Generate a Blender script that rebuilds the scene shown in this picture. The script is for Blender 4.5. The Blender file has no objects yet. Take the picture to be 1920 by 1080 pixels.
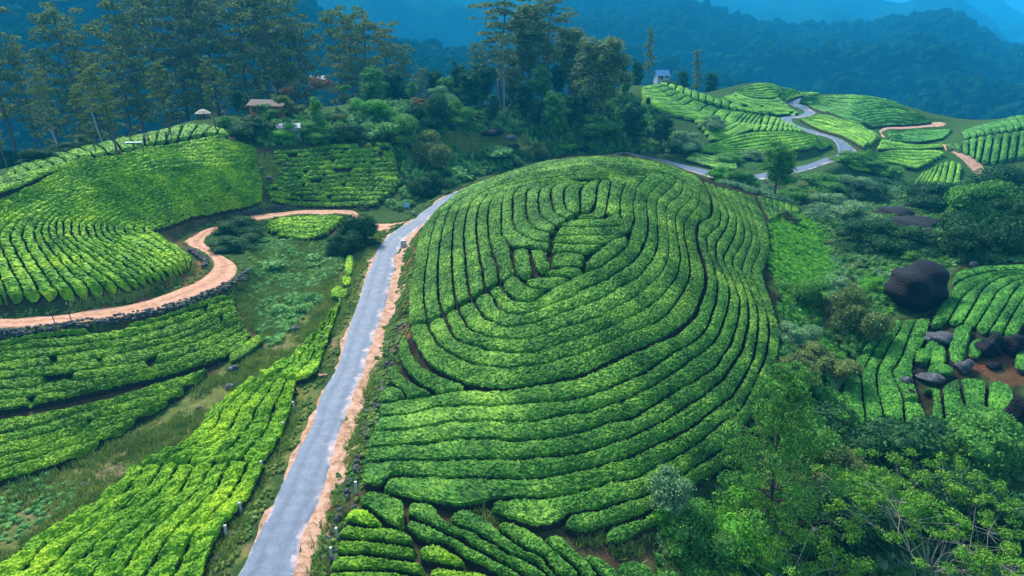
import bpy, math, random
import numpy as np
from mathutils import Vector

# ------------------------------------------------------------------ camera, sky, sun, exposure
sc = bpy.context.scene
C = sc.collection
R = math.radians
CAMZ, PITCH, FPX = 30.0, 21.0, 1297.0
cam_d = bpy.data.cameras.new('camera'); cam = bpy.data.objects.new('camera', cam_d); C.objects.link(cam)
cam.location = (0, 0, CAMZ); cam.rotation_euler = (R(90 - PITCH), 0, 0)
cam_d.sensor_width = 36.0; cam_d.lens = FPX / 1920 * 36
cam_d.clip_start = 0.5; cam_d.clip_end = 12000
sc.camera = cam
SUN_EL, SUN_AZ = 46.0, -28.0          # azimuth measured from +Y (view direction) towards +X
w = bpy.data.worlds.new('World'); sc.world = w; w.use_nodes = True
nt = w.node_tree
bg = nt.nodes['Background']
sky = nt.nodes.new('ShaderNodeTexSky'); sky.sky_type = 'NISHITA'; sky.sun_disc = False
sky.sun_elevation = R(SUN_EL); sky.sun_rotation = R(SUN_AZ)
sky.air_density = 1.6; sky.dust_density = 1.0; sky.ozone_density = 2.0
nt.links.new(sky.outputs[0], bg.inputs[0]); bg.inputs[1].default_value = 0.11
sd = bpy.data.lights.new('sun', 'SUN'); sd.energy = 3.2; sd.angle = R(12); sd.color = (1.0, 0.96, 0.88)
sun = bpy.data.objects.new('sun', sd); C.objects.link(sun)
_d = Vector((math.sin(R(SUN_AZ)) * math.cos(R(SUN_EL)), math.cos(R(SUN_AZ)) * math.cos(R(SUN_EL)), math.sin(R(SUN_EL))))
sun.rotation_euler = _d.to_track_quat('Z', 'Y').to_euler(); sun.location = (0, 0, 200)
sc.view_settings.view_transform = 'Standard'; sc.view_settings.look = 'None'
sc.view_settings.exposure = 1.5; sc.view_settings.gamma = 1.0; sc.view_settings.use_curve_mapping = False
sc.cycles.use_denoising = True
sc.cycles.max_bounces = 6; sc.cycles.diffuse_bounces = 3; sc.cycles.transparent_max_bounces = 4
sc.cycles.volume_bounces = 1

rng = np.random.default_rng(7)
random.seed(7)

# ------------------------------------------------------------------ pixels <-> world
cp, sp = math.cos(R(PITCH)), math.sin(R(PITCH))
def rays(uv):
    uv = np.asarray(uv, float).reshape(-1, 2)
    a = (uv[:, 0] - 960) / FPX; b = (540 - uv[:, 1]) / FPX
    d = np.stack([a, cp + b * sp, -sp + b * cp], 1)
    return d / d[:, 1:2]                       # per metre of y
def plane(u, v, z):
    d = rays([(u, v)])[0]; t = (z - CAMZ) / d[2]
    return d[0] * t, d[1] * t, z
def pix(p):
    p = np.asarray(p, float).reshape(-1, 3)
    x, y, z = p[:, 0], p[:, 1], p[:, 2] - CAMZ
    f = y * cp - z * sp; up = y * sp + z * cp
    return np.stack([960 + FPX * x / f, 540 - FPX * up / f], 1)

# ------------------------------------------------------------------ terrain from surveyed points
CPT = [
 # roadside hollow and lower left
 (0,950,-3.5),(150,900,-3.5),(300,820,-3.2),(400,740,-2.9),(480,660,-2.5),(540,600,-2),(570,520,-1.5),(620,460,-.7),
 (0,1080,-3),(200,1000,-2.5),(300,1080,-1.2),(400,1020,-.4),(300,900,-2.3),(450,850,-1.1),(520,780,-.6),(560,710,-.6),(600,650,-.4),
 (0,640,-.8),(200,615,-.7),(350,580,-.6),(0,750,-2),(200,720,-2),(350,680,-2),(0,870,-3),(200,800,-2.8),
 (0,606,.3),(200,590,.3),(300,568,.3),(400,530,.2),(430,500,.2),(380,465,.4),(365,455,.4),(420,420,.6),(500,406,.5),(620,399,.2),(740,410,0),
 (480,470,-.6),(520,540,-1.8),(560,430,0),(660,430,-.3),
 # left hill
 (0,570,1.8),(180,560,1.8),(340,512,1.8),(360,485,1.6),(290,435,2.2),(350,415,2.4),(480,380,2.2),(0,480,4.3),(150,470,3.8),(250,470,2.8),
 (200,420,5),(100,410,6.3),(0,420,6.5),(250,400,5.5),(350,370,5),(350,330,7.5),(350,290,9.5),(350,262,11),(400,340,6.5),(480,320,6.5),(480,280,9.3),
 (150,360,8.3),(60,380,7.8),(0,370,8.5),(200,340,8.5),(100,320,10),(180,298,10.5),(240,285,10.8),(300,271,11),(400,254,11.5),(0,345,9.3),
 (620,384,1.2),(620,330,4.5),(620,275,8.5),(745,370,1),(745,275,7),(540,345,4.2),(500,300,7.5),
 (540,245,11),(440,240,11.5),(620,240,11),(700,250,9.5),(510,212,13.3),(620,200,13.5),(700,190,13),(380,218,13),
 (200,275,10.5),(100,290,9.5),(345,232,12),(60,310,9.0),(240,256,11),
 (800,300,3.5),(800,250,7.5),(860,300,2),(900,265,4.5),(960,265,4),(850,330,.5),(820,225,10),(900,220,8.5),(1000,250,5),(1050,280,1.5),
 (1130,245,5),(1200,285,1),(1250,280,1.5),(1000,200,9),(1150,190,11),(1200,160,12.5),
 # road
 (500,1080,0),(560,900,0),(620,750,0),(660,650,0),(690,560,0),(715,490,0),(750,430,0),(800,400,0),(860,365,0),(920,334,0),
 (1180,294,.5),(1260,306,.2),(1340,330,-.5),(1410,328,-.5),(1470,322,-.5),(1540,303,0),(1590,285,.5),(1530,254,1.5),(1480,232,2.5),(1478,222,3),(1515,212,3.5),(1485,195,4.5),(1502,186,5),
 # mound
 (765,610,1.2),(768,540,2),(778,490,2.5),(800,415,2.5),(850,370,2.6),(933,331,3.5),(1000,308,6.5),(1090,293,9),(1180,294,8.5),(1250,308,6.8),
 (1310,332,4.5),(1380,350,2.5),(1440,372,.5),(1495,388,-1),
 (1090,330,10),(1090,380,9.8),(1090,430,9),(1080,500,7.8),(1060,560,6.6),(1050,620,5.4),(1040,680,4.3),(1000,750,3),(950,830,1.8),(900,900,.8),
 (720,900,.6),(690,850,.7),(712,770,.9),(745,690,1.1),(800,600,3),(850,650,3.2),(850,720,2.2),(870,500,5.5),(870,420,6),(920,370,6.5),(960,440,8),(960,340,7.8),
 (1200,400,8.5),(1200,500,6.8),(1200,600,4.8),(1200,700,3),(1200,800,1.3),(1200,880,.2),(1300,350,6.8),(1300,420,6),(1300,500,4.8),(1320,600,2.8),
 (1330,700,1.2),(1330,800,-.2),(1380,430,4),(1400,500,2.2),(1420,600,.8),(1420,700,-.8),(1400,800,-1.8),(1440,440,2),(1440,500,1),
 (1060,960,-.3),(1150,990,-.8),(1250,920,-1),(1330,870,-1.5),(1000,1000,-.3),(1100,1070,-.8),(1200,1060,-1.6),(800,960,.2),(700,950,.3),(650,1060,.2),(800,1070,0),(900,1080,-.2),
 # right gully, rocky field
 (1460,640,-.8),(1500,560,-1),(1500,450,-.8),(1450,410,.2),(1550,400,-2.5),(1550,500,-2.5),(1550,640,-3),(1500,800,-4.5),(1450,950,-5),(1350,1000,-4),
 (1300,1080,-4),(1600,900,-6),(1700,1000,-7),(1900,1000,-7),(1500,1080,-6),(1920,900,-6.5),
 (1660,540,-2.8),(1730,590,-2.5),(1800,510,-1),(1900,497,0),(1900,570,-1),(1850,620,-1.8),(1700,640,-3.2),(1620,700,-4.2),(1700,760,-4.6),(1620,800,-5.2),
 (1700,830,-5.6),(1850,700,-3.3),(1900,760,-4),(1850,810,-5),(1700,430,-2.5),(1900,430,-1.5),(1850,380,-3.5),(1600,370,-4.5),(1500,360,-3),(1900,350,-6),(1800,400,-4),
 # far right fields
 (1480,246,4),(1400,265,3),(1400,287,.6),(1340,300,0),(1300,190,8),(1240,158,12),(1345,184,8),(1330,225,3.5),(1440,214,4),(1440,156,11),(1400,180,7.3),(1500,170,8),(1535,175,6.5),
 (1592,178,7.5),(1553,208,3),(1683,193,5.5),(1747,226,2),(1633,237,1),(1590,205,5),(1567,220,4.3),(1600,250,2.5),(1640,275,.5),(1660,246,.5),(1760,235,1),(1730,262,-1.5),
 (1700,272,-.5),(1770,272,-.5),(1680,285,-1),(1720,312,-3),(1640,312,-2),(1780,305,-2.5),(1700,370,-5.5),(1830,258,2),(1900,247,4),(1925,215,6),(1850,300,-2),(1800,247,.5),
]
WPT = [(-130,130,2),(-95,150,-2),(-60,162,0),(-30,190,0),(-165,110,0),(10,225,0),(40,250,-4),(70,300,-25),(-90,30,-4),(-100,60,3),(-125,90,9),
 (80,25,-9),(110,50,-5),(140,90,-2),(180,140,-5),(220,200,3),(200,240,-5),(0,8,-1),(40,12,-4),(-40,12,-3),(150,290,-30),(0,320,-40),(-60,260,-40),(-150,200,-35),
 (230,300,-45),(98,275,-2),(125,262,-3),(170,232,-6),(150,250,-10),(20,131,0),(45,135,-.5),(-30,210,-8),(30,240,-2),(60,262,0),(200,170,-8),(-97,112,5.2),(-82,124,6.5),(-110,118,3)]
P = np.array([plane(*c) for c in CPT] + WPT, float)
def tps(P, lam):
    n = len(P); X = P[:, :2] / 100
    r2 = ((X[:, None] - X[None]) ** 2).sum(2)
    K = r2 * np.log(r2 + 1e-12) * .5 + lam * np.eye(n)
    A = np.zeros((n + 3, n + 3)); A[:n, :n] = K; A[:n, n] = 1; A[:n, n+1:] = X; A[n, :n] = 1; A[n+1:, :n] = X.T
    s = np.linalg.solve(A, np.concatenate([P[:, 2], np.zeros(3)]))
    return X, s
TX, TS = tps(P, 0.0015)
GS = 0.75; GX0, GX1, GY0, GY1 = -170., 250., 6., 330.
gx = np.arange(GX0, GX1 + .1, GS); gy = np.arange(GY0, GY1 + .1, GS)
def tps_eval(X, Y):
    out = np.empty(X.size); q = np.stack([X.ravel(), Y.ravel()], 1) / 100; n = len(TX)
    for i in range(0, len(q), 20000):
        c = q[i:i+20000]; r2 = ((c[:, None] - TX[None]) ** 2).sum(2)
        out[i:i+20000] = (r2 * np.log(r2 + 1e-12) * .5) @ TS[:n] + TS[n] + c @ TS[n+1:]
    return out.reshape(X.shape)
cgx = np.arange(GX0, GX1 + 3.1, 3.0); cgy = np.arange(GY0, GY1 + 3.1, 3.0)
CXX, CYY = np.meshgrid(cgx, cgy); CZ = tps_eval(CXX, CYY)
def bil(G, x0, y0, s, x, y):
    fx = np.clip((np.asarray(x, float) - x0) / s, 0, G.shape[1] - 1.001); fy = np.clip((np.asarray(y, float) - y0) / s, 0, G.shape[0] - 1.001)
    i = fx.astype(int); j = fy.astype(int); a = fx - i; b = fy - j
    return (G[j, i] * (1-a) + G[j, i+1] * a) * (1-b) + (G[j+1, i] * (1-a) + G[j+1, i+1] * a) * b
GXX, GYY = np.meshgrid(gx, gy)
Z = bil(CZ, GX0, GY0, 3.0, GXX, GYY)
def sinn(x, y, f, seed, n=5):                 # smooth pseudo noise, about -1..1
    r = np.random.default_rng(seed); o = 0
    for k in range(n):
        a = r.uniform(0, 6.28); g = f * r.uniform(.6, 1.7); o = o + np.sin((x * math.cos(a) + y * math.sin(a)) * g + r.uniform(0, 6.28) + 1.3 * np.sin((x * math.sin(a*2.3) - y * math.cos(a*1.7)) * g * .6))
    return o / math.sqrt(n) / 1.1
Z += .05 * sinn(GXX, GYY, .8, 3)
def ter(x, y): return bil(Z, GX0, GY0, GS, x, y)
def hit(uv, off=0.0, ymax=325.):
    d = rays(uv); ys = np.arange(18., ymax, .3)
    x = d[:, :1] * ys; z = CAMZ + d[:, 2:3] * ys; g = z - ter(x, np.broadcast_to(ys, x.shape)) - off
    neg = g < 0; has = neg.any(1); i = np.where(has, neg.argmax(1), g.argmin(1)); i = np.clip(i, 1, len(ys) - 1)
    k = np.arange(len(d)); g0, g1 = g[k, i-1], g[k, i]
    t = np.where(has, g0 / np.maximum(g0 - g1, 1e-6), 1.0); y = ys[i-1] + .3 * np.clip(t, 0, 1)
    return np.stack([d[:, 0] * y, y], 1)
def smooth(p, n=8):                             # Catmull-Rom
    p = np.asarray(p, float)
    if len(p) < 3: return np.array([p[0] + (p[-1]-p[0]) * t for t in np.linspace(0, 1, n)])
    q = np.vstack([2*p[0]-p[1], p, 2*p[-1]-p[-2]]); out = []
    for i in range(1, len(q) - 2):
        for t in np.linspace(0, 1, n, endpoint=False):
            a, b, c, d = q[i-1], q[i], q[i+1], q[i+2]
            out.append(.5 * (2*b + (c-a)*t + (2*a-5*b+4*c-d)*t*t + (3*b-a-3*c+d)*t**3))
    out.append(p[-1]); return np.array(out)
def resamp(p, n):
    p = np.asarray(p, float); s = np.concatenate([[0], np.cumsum(np.linalg.norm(np.diff(p, axis=0), axis=1))])
    t = np.linspace(0, s[-1], n); return np.stack([np.interp(t, s, p[:, k]) for k in range(p.shape[1])], 1)
def plen(p): return np.linalg.norm(np.diff(np.asarray(p), axis=0), axis=1).sum()

# roads and the dirt track, traced by their two edges
ROAD_L = [(428,1100),(480,1000),(530,890),(570,810),(600,740),(628,680),(655,600),(672,550),(690,500),(712,455),(735,430),(770,408),(810,383),(860,355),(905,335),(932,325)]
ROAD_R = [(550,1100),(580,1000),(610,915),(635,840),(662,760),(683,700),(705,640),(721,600),(735,545),(743,500),(752,463),(775,437),(803,410),(838,385),(878,360),(918,339),(940,327)]
FAR1_L = [(1165,289),(1200,291),(1250,299),(1300,313),(1345,323),(1410,325),(1440,321),(1473,315),(1517,307),(1550,293),(1571,286),(1572,276),(1563,263),(1525,251),(1492,241),(1470,229),(1467,221),(1483,216.5),(1503,214.5),(1511,209),(1500,203),(1474,196),(1471,190),(1490,186),(1505,184)]
FAR1_R = [(1165,294),(1200,298),(1250,311),(1300,325),(1345,336),(1410,336),(1440,333),(1477,327),(1517,317),(1550,305),(1580,297),(1603,288),(1606,280),(1593,270),(1567,258),(1533,248),(1505,239),(1486,229),(1488,222),(1515,218),(1528,212),(1518,204),(1496,198),(1492,194),(1503,188)]
PATH_L = [(-60,598),(0,597),(100,592),(180,580),(240,571),(300,557),(370,528),(393,508),(399,492),(385,476),(362,465),(347,455),(351,445),(390,426),(440,411),(480,403),(540,397),(600,394),(660,396),(700,404),(765,404)]
PATH_R = [(-60,617),(0,615),(100,610),(200,599),(300,579),(380,553),(430,529),(447,511),(441,495),(420,480),(395,465),(384,452),(395,438),(430,425),(480,413),(540,404),(600,402),(660,405),(700,416),(722,432)]
SPUR_L = [(1655,252),(1648,246),(1656,240),(1690,238),(1730,235),(1748,229),(1762,229)]
SPUR_R = [(1660,259),(1652,253),(1664,243),(1692,242),(1732,239),(1765,238),(1775,233)]
TRK_L = [(1765,268),(1790,275),(1815,287),(1838,303),(1850,320)]; TRK_R = [(1772,282),(1790,290),(1806,303),(1820,318),(1830,330)]
def edge(px): return smooth(hit(px))
def roadpair(L, Rr, n): return resamp(edge(L), n), resamp(edge(Rr), n)
def flatten(pair, pad, fall):
    L, Rr = pair; c = (L + Rr) / 2; hw = np.linalg.norm(L - Rr, axis=1) / 2
    zc = ter(c[:, 0], c[:, 1]); k = np.ones(9) / 9; zc = np.convolve(np.pad(zc, 4, mode='edge'), k, 'valid')
    lo = c.min(0) - 8; hi = c.max(0) + 8
    jj = (gy > lo[1]) & (gy < hi[1]); ii = (gx > lo[0]) & (gx < hi[0])
    XX, YY = np.meshgrid(gx[ii], gy[jj]); q = np.stack([XX.ravel(), YY.ravel()], 1)
    d = np.empty(len(q)); zz = np.empty(len(q))
    for i in range(0, len(q), 20000):
        D = np.linalg.norm(q[i:i+20000, None] - c[None], axis=2); m = D.argmin(1); kk = np.arange(len(m))
        d[i:i+20000] = D[kk, m] - hw[m]; zz[i:i+20000] = zc[m]
    wgt = np.clip(1 - (d - pad) / fall, 0, 1); wgt = wgt * wgt * (3 - 2*wgt)
    sub = Z[np.ix_(jj, ii)]; Z[np.ix_(jj, ii)] = sub * (1 - wgt.reshape(XX.shape)) + zz.reshape(XX.shape) * wgt.reshape(XX.shape)
Z0 = Z.copy()
for it in range(4):
    main = roadpair(ROAD_L, ROAD_R, 160); far = roadpair(FAR1_L, FAR1_R, 260)
    # the stretch hidden behind the mound
    hidL = smooth(np.array([main[0][-3], main[0][-1], (main[0][-1] + far[0][0]) / 2 + (0, 2), far[0][0], far[0][3]]))
    hidR = smooth(np.array([main[1][-3], main[1][-1], (main[1][-1] + far[1][0]) / 2 + (0, 2), far[1][0], far[1][3]]))
    hid = resamp(hidL, 30), resamp(hidR, 30)
    roadW = [np.vstack([main[k][:-2], hid[k][2:-2], far[k][2:]]) for k in (0, 1)]
    pathW = roadpair(PATH_L, PATH_R, 200); spurW = roadpair(SPUR_L, SPUR_R, 50); trkW = roadpair(TRK_L, TRK_R, 30)
    Z = Z0.copy(); flatten(roadW, .6, 1.6); flatten(pathW, .4, 1.5); flatten(spurW, .3, 1.5)

# ------------------------------------------------------------------ helpers: objects, tags, materials
def tag(o, label=None, cat=None, group=None, kind=None):
    if label: o['label'] = label
    if cat: o['category'] = cat
    if group: o['group'] = group
    if kind: o['kind'] = kind
    return o
def mesh(name, v, f, mats, var=None, col=None, midx=None, smooth_=False):
    v = np.asarray(v, np.float32); me = bpy.data.meshes.new(name)
    if isinstance(f, list) and len(f) and isinstance(f[0], np.ndarray) and f[0].ndim == 2: parts = f
    elif isinstance(f, np.ndarray): parts = [f]
    else:
        q = [x for x in f if len(x) == 4]; t = [x for x in f if len(x) == 3]; parts = []
        if q: parts.append(np.array(q))
        if t: parts.append(np.array(t))
    loops = np.concatenate([p.ravel() for p in parts]).astype(np.int32)
    tot = np.concatenate([np.full(len(p), p.shape[1], np.int32) for p in parts])
    st = np.concatenate([[0], np.cumsum(tot)[:-1]]).astype(np.int32)
    me.vertices.add(len(v)); me.vertices.foreach_set('co', v.ravel())
    me.loops.add(len(loops)); me.loops.foreach_set('vertex_index', loops)
    me.polygons.add(len(tot)); me.polygons.foreach_set('loop_start', st); me.polygons.foreach_set('loop_total', tot)
    if not isinstance(mats, (list, tuple)): mats = [mats]
    for m in mats: me.materials.append(m)
    if midx is not None: me.polygons.foreach_set('material_index', np.asarray(midx, np.int32))
    me.update(calc_edges=True)
    me.polygons.foreach_set('use_smooth', np.full(len(tot), smooth_, bool))
    if var is not None:
        a = me.attributes.new('var', 'FLOAT', 'POINT'); a.data.foreach_set('value', np.asarray(var, np.float32))
    if col is not None:
        a = me.color_attributes.new('col', 'FLOAT_COLOR', 'POINT'); a.data.foreach_set('color', np.asarray(col, np.float32).ravel())
    return me
def obj(name, me, loc=(0, 0, 0), rot=0., scale=1., parent=None):
    o = bpy.data.objects.new(name, me); C.objects.link(o); o.location = loc
    o.rotation_euler = (0, 0, rot); o.scale = (scale,) * 3 if np.isscalar(scale) else scale
    if parent: o.parent = parent
    return o
def wobj(name, v, f, mats, parent=None, **k):     # world coordinates in, origin put at the base centre
    v = np.asarray(v, float); c = np.array([v[:, 0].mean(), v[:, 1].mean(), v[:, 2].min()])
    if parent is not None: c0 = np.array(parent.location); return obj(name, mesh(name, v - c0, f, mats, **k), parent=parent)
    return obj(name, mesh(name, v - c, f, mats, **k), tuple(c))
def empty(name, loc, rot=0., scale=1.):
    o = bpy.data.objects.new(name, None); C.objects.link(o); o.location = loc; o.rotation_euler = (0, 0, rot); o.scale = (scale,) * 3
    o.empty_display_size = .5
    return o
def newmat(name):
    m = bpy.data.materials.new(name); m.use_nodes = True; n = m.node_tree.nodes; l = m.node_tree.links
    return m, n, l, n['Principled BSDF']
def noise(n, l, scale, det=3., vec=None, rough=.6):
    t = n.new('ShaderNodeTexNoise'); t.inputs['Scale'].default_value = scale; t.inputs['Detail'].default_value = det; t.inputs['Roughness'].default_value = rough
    if vec is not None: l.new(vec, t.inputs['Vector'])
    return t.outputs[0]
def ramp(n, l, fac, stops):
    r = n.new('ShaderNodeValToRGB'); e = r.color_ramp.elements
    while len(e) < len(stops): e.new(.5)
    for k, (p, c) in enumerate(stops): e[k].position = p; e[k].color = (*c, 1)
    l.new(fac, r.inputs[0]); return r.outputs[0]
def math_(n, l, op, a, b=None, c=None):
    m = n.new('ShaderNodeMath'); m.operation = op
    for k, x in enumerate((a, b, c)):
        if x is None: continue
        if hasattr(x, 'links'): l.new(x, m.inputs[k])
        else: m.inputs[k].default_value = x
    return m.outputs[0]
def mix(n, l, fac, a, b, mode='MIX'):
    m = n.new('ShaderNodeMix'); m.data_type = 'RGBA'; m.blend_type = mode
    for i, x in ((0, fac), (6, a), (7, b)):
        if hasattr(x, 'links'): l.new(x, m.inputs[i])
        elif i == 0: m.inputs[0].default_value = x
        else: m.inputs[i].default_value = (*x, 1)
    return m.outputs[2]
def leafmat(name, c, nscale=.9, transl=.25, wn=.45):
    m, n, l, b = newmat(name)
    at = n.new('ShaderNodeAttribute'); at.attribute_name = 'var'
    g = n.new('ShaderNodeNewGeometry'); nz = noise(n, l, nscale, 3, g.outputs['Position'])
    f = math_(n, l, 'ADD', math_(n, l, 'MULTIPLY', at.outputs['Fac'], 1 - wn), math_(n, l, 'MULTIPLY', math_(n, l, 'SUBTRACT', math_(n, l, 'MULTIPLY', nz, 2.2), .6), wn))
    k = len(c); col = ramp(n, l, f, [(i / (k - 1) * .9 + .05, x) for i, x in enumerate(c)])
    l.new(col, b.inputs['Base Color']); b.inputs['Roughness'].default_value = .7; b.inputs['Specular IOR Level'].default_value = .12 if transl else 0.
    if transl:
        t = n.new('ShaderNodeBsdfTranslucent'); l.new(col, t.inputs[0]); ms = n.new('ShaderNodeMixShader'); ms.inputs[0].default_value = transl
        l.new(b.outputs[0], ms.inputs[1]); l.new(t.outputs[0], ms.inputs[2]); l.new(ms.outputs[0], n['Material Output'].inputs[0])
    return m
def teamat(name, c, big=.22):
    m, n, l, b = newmat(name)
    at = n.new('ShaderNodeAttribute'); at.attribute_name = 'var'
    g = n.new('ShaderNodeNewGeometry'); p = g.outputs['Position']
    a1 = noise(n, l, big, 2, p); a2 = noise(n, l, 1.6, 3, p); a3 = noise(n, l, 9, 2, p)
    s = math_(n, l, 'MULTIPLY', math_(n, l, 'SUBTRACT', a1, .5), 1.2)
    s = math_(n, l, 'ADD', s, math_(n, l, 'MULTIPLY', math_(n, l, 'SUBTRACT', a2, .5), .8))
    s = math_(n, l, 'ADD', s, math_(n, l, 'MULTIPLY', math_(n, l, 'SUBTRACT', a3, .5), .7))
    s = math_(n, l, 'ADD', s, math_(n, l, 'MULTIPLY', math_(n, l, 'SUBTRACT', at.outputs['Fac'], .5), .5))
    s = math_(n, l, 'ADD', s, .5)
    col = ramp(n, l, s, [(.08, c[0]), (.5, c[1]), (.92, c[2])])
    l.new(col, b.inputs['Base Color']); b.inputs['Roughness'].default_value = .7; b.inputs['Specular IOR Level'].default_value = .1
    return m
def rockmat(name, c1, c2, c3, sc1=1.2):
    m, n, l, b = newmat(name); g = n.new('ShaderNodeNewGeometry'); p = g.outputs['Position']
    col = ramp(n, l, noise(n, l, sc1, 6, p, .7), [(.3, c1), (.55, c2), (.72, c3)])
    l.new(col, b.inputs['Base Color']); b.inputs['Roughness'].default_value = .6; b.inputs['Specular IOR Level'].default_value = .18
    bp = n.new('ShaderNodeBump'); bp.inputs['Strength'].default_value = 1.; bp.inputs['Distance'].default_value = .3
    l.new(noise(n, l, 5, 6, p), bp.inputs['Height']); l.new(bp.outputs[0], b.inputs['Normal'])
    return m
def plain(name, c, rough=.7, c2=None, s=3.):
    m, n, l, b = newmat(name); g = n.new('ShaderNodeNewGeometry')
    col = ramp(n, l, noise(n, l, s, 5, g.outputs['Position'], .7), [(.3, c2 or tuple(x * .7 for x in c)), (.7, c)])
    l.new(col, b.inputs['Base Color']); b.inputs['Roughness'].default_value = rough
    return m

T_MOUND = teamat('tea_leaves', [(.012,.055,.011), (.060,.185,.020), (.26,.44,.050)])
T_BRIGHT = teamat('fresh_tea_leaves', [(.03,.11,.007), (.15,.33,.013), (.46,.60,.022)])
T_LOW = teamat('low_tea_leaves', [(.018,.068,.007), (.09,.22,.013), (.30,.46,.02)])
T_FAR = teamat('far_tea_leaves', [(.022,.10,.010), (.11,.28,.022), (.28,.48,.04)])
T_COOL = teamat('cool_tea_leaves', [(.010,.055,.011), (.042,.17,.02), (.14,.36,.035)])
STEM_SHADE = plain('tea_stems_painted_shade', (.022,.019,.012), .9, (.008,.010,.006), 6.)  # woody stems, coloured near black to paint in the shade of the row gaps
L_DARK = leafmat('dark_leaves', [(0.00918, 0.0401, 0.0145), (0.0229, 0.0999, 0.029), (0.0762, 0.214, 0.0623)])
L_MID = leafmat('green_leaves', [(0.0248, 0.0936, 0.0166), (0.0828, 0.255, 0.0386), (0.248, 0.544, 0.0773)])
L_BRIGHT = leafmat('light_leaves', [(0.0324, 0.145, 0.0145), (0.108, 0.369, 0.029), (0.259, 0.614, 0.0581)])
L_OLIVE = leafmat('olive_leaves', [(0.0408, 0.0714, 0.018), (0.129, 0.196, 0.0492), (0.353, 0.428, 0.117)])
L_BROWN = leafmat('brown_leaves', [(0.052, 0.0368, 0.0112), (0.169, 0.105, 0.0338), (0.338, 0.221, 0.075)])
L_GREY = leafmat('grey_green_leaves', [(0.0491, 0.12, 0.0437), (0.147, 0.291, 0.112), (0.36, 0.581, 0.25)])
L_TREE = leafmat('tall_tree_leaves', [(0.036, 0.0755, 0.0183), (0.128, 0.194, 0.0427), (0.385, 0.43, 0.0911)])
L_YEL = leafmat('yellow_green_leaves', [(.03,.13,.018), (.12,.33,.03), (.36,.52,.05)])
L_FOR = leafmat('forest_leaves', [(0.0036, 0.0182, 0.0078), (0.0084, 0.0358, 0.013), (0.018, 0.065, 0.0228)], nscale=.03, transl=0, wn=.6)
L_FERN = leafmat('fern_leaves', [(.03,.14,.012), (.13,.40,.025), (.34,.66,.06)], nscale=1.2, wn=.6)
L_GRASS = leafmat('grass_blades', [(.055,.14,.025), (.17,.27,.05), (.40,.42,.11)], nscale=.5, transl=.15)
L_WEED = leafmat('weed_leaves', [(0.0525, 0.158, 0.042), (0.158, 0.37, 0.0924), (0.385, 0.607, 0.168)], nscale=.4)
BARK = plain('bark', (.16,.12,.09), .85, (.06,.045,.035)); BARKP = plain('pale_bark', (.5,.47,.42), .8, (.25,.23,.2)); BARKD = plain('dark_bark', (.06,.045,.04), .85)
ROCK = rockmat('dark_rock', (.002,.0022,.0035), (.005,.0055,.009), (.022,.022,.028)); ROCKG = rockmat('grey_rock', (.03,.03,.034), (.10,.10,.105), (.27,.27,.28), 2.5)

# ------------------------------------------------------------------ shapes as plain arrays
ICO = None
def ico(sub=1):
    t = (1 + 5 ** .5) / 2
    v = [(-1,t,0),(1,t,0),(-1,-t,0),(1,-t,0),(0,-1,t),(0,1,t),(0,-1,-t),(0,1,-t),(t,0,-1),(t,0,1),(-t,0,-1),(-t,0,1)]
    f = [(0,11,5),(0,5,1),(0,1,7),(0,7,10),(0,10,11),(1,5,9),(5,11,4),(11,10,2),(10,7,6),(7,1,8),(3,9,4),(3,4,2),(3,2,6),(3,6,8),(3,8,9),(4,9,5),(2,4,11),(6,2,10),(8,6,7),(9,8,1)]
    v = [np.array(x, float) / np.linalg.norm(x) for x in v]
    for _ in range(sub):
        c = {}; nf = []
        def mid(a, b):
            k = (min(a, b), max(a, b))
            if k not in c: m = v[a] + v[b]; v.append(m / np.linalg.norm(m)); c[k] = len(v) - 1
            return c[k]
        for a, b, d in f:
            x, y, z = mid(a, b), mid(b, d), mid(d, a); nf += [(a, x, z), (b, y, x), (d, z, y), (x, y, z)]
        f = nf
    return np.array(v), np.array(f)
ICO1, ICO2, ICO3 = ico(1), ico(2), ico(3)
def leaves(cen, nrm, size, r, aspect=.55, tilt=.6):
    """one bent quad per leaf"""
    n = len(cen); size = np.broadcast_to(size, n)[:, None]
    d = nrm + tilt * r.normal(size=(n, 3)); d /= np.linalg.norm(d, axis=1, keepdims=True) + 1e-9
    a = np.cross(d, r.normal(size=(n, 3))); a /= np.linalg.norm(a, axis=1, keepdims=True) + 1e-9
    b = np.cross(d, a)
    v = np.empty((n, 4, 3)); v[:, 0] = cen - a * size; v[:, 1] = cen + b * size * aspect + d * size * .18
    v[:, 2] = cen + a * size; v[:, 3] = cen - b * size * aspect + d * size * .18
    return v.reshape(-1, 3), np.arange(4 * n).reshape(n, 4), np.repeat(r.uniform(0, 1, n), 4)
def join(parts):
    """parts: (verts, faces, var) -> one, faces kept by size"""
    V, F, A, o = [], {3: [], 4: []}, [], 0
    for v, f, a in parts:
        V.append(v); A.append(np.broadcast_to(a, len(v))); F[f.shape[1]].append(f + o); o += len(v)
    return np.concatenate(V), [np.concatenate(F[k]) for k in (4, 3) if F[k]], np.concatenate(A)
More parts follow.
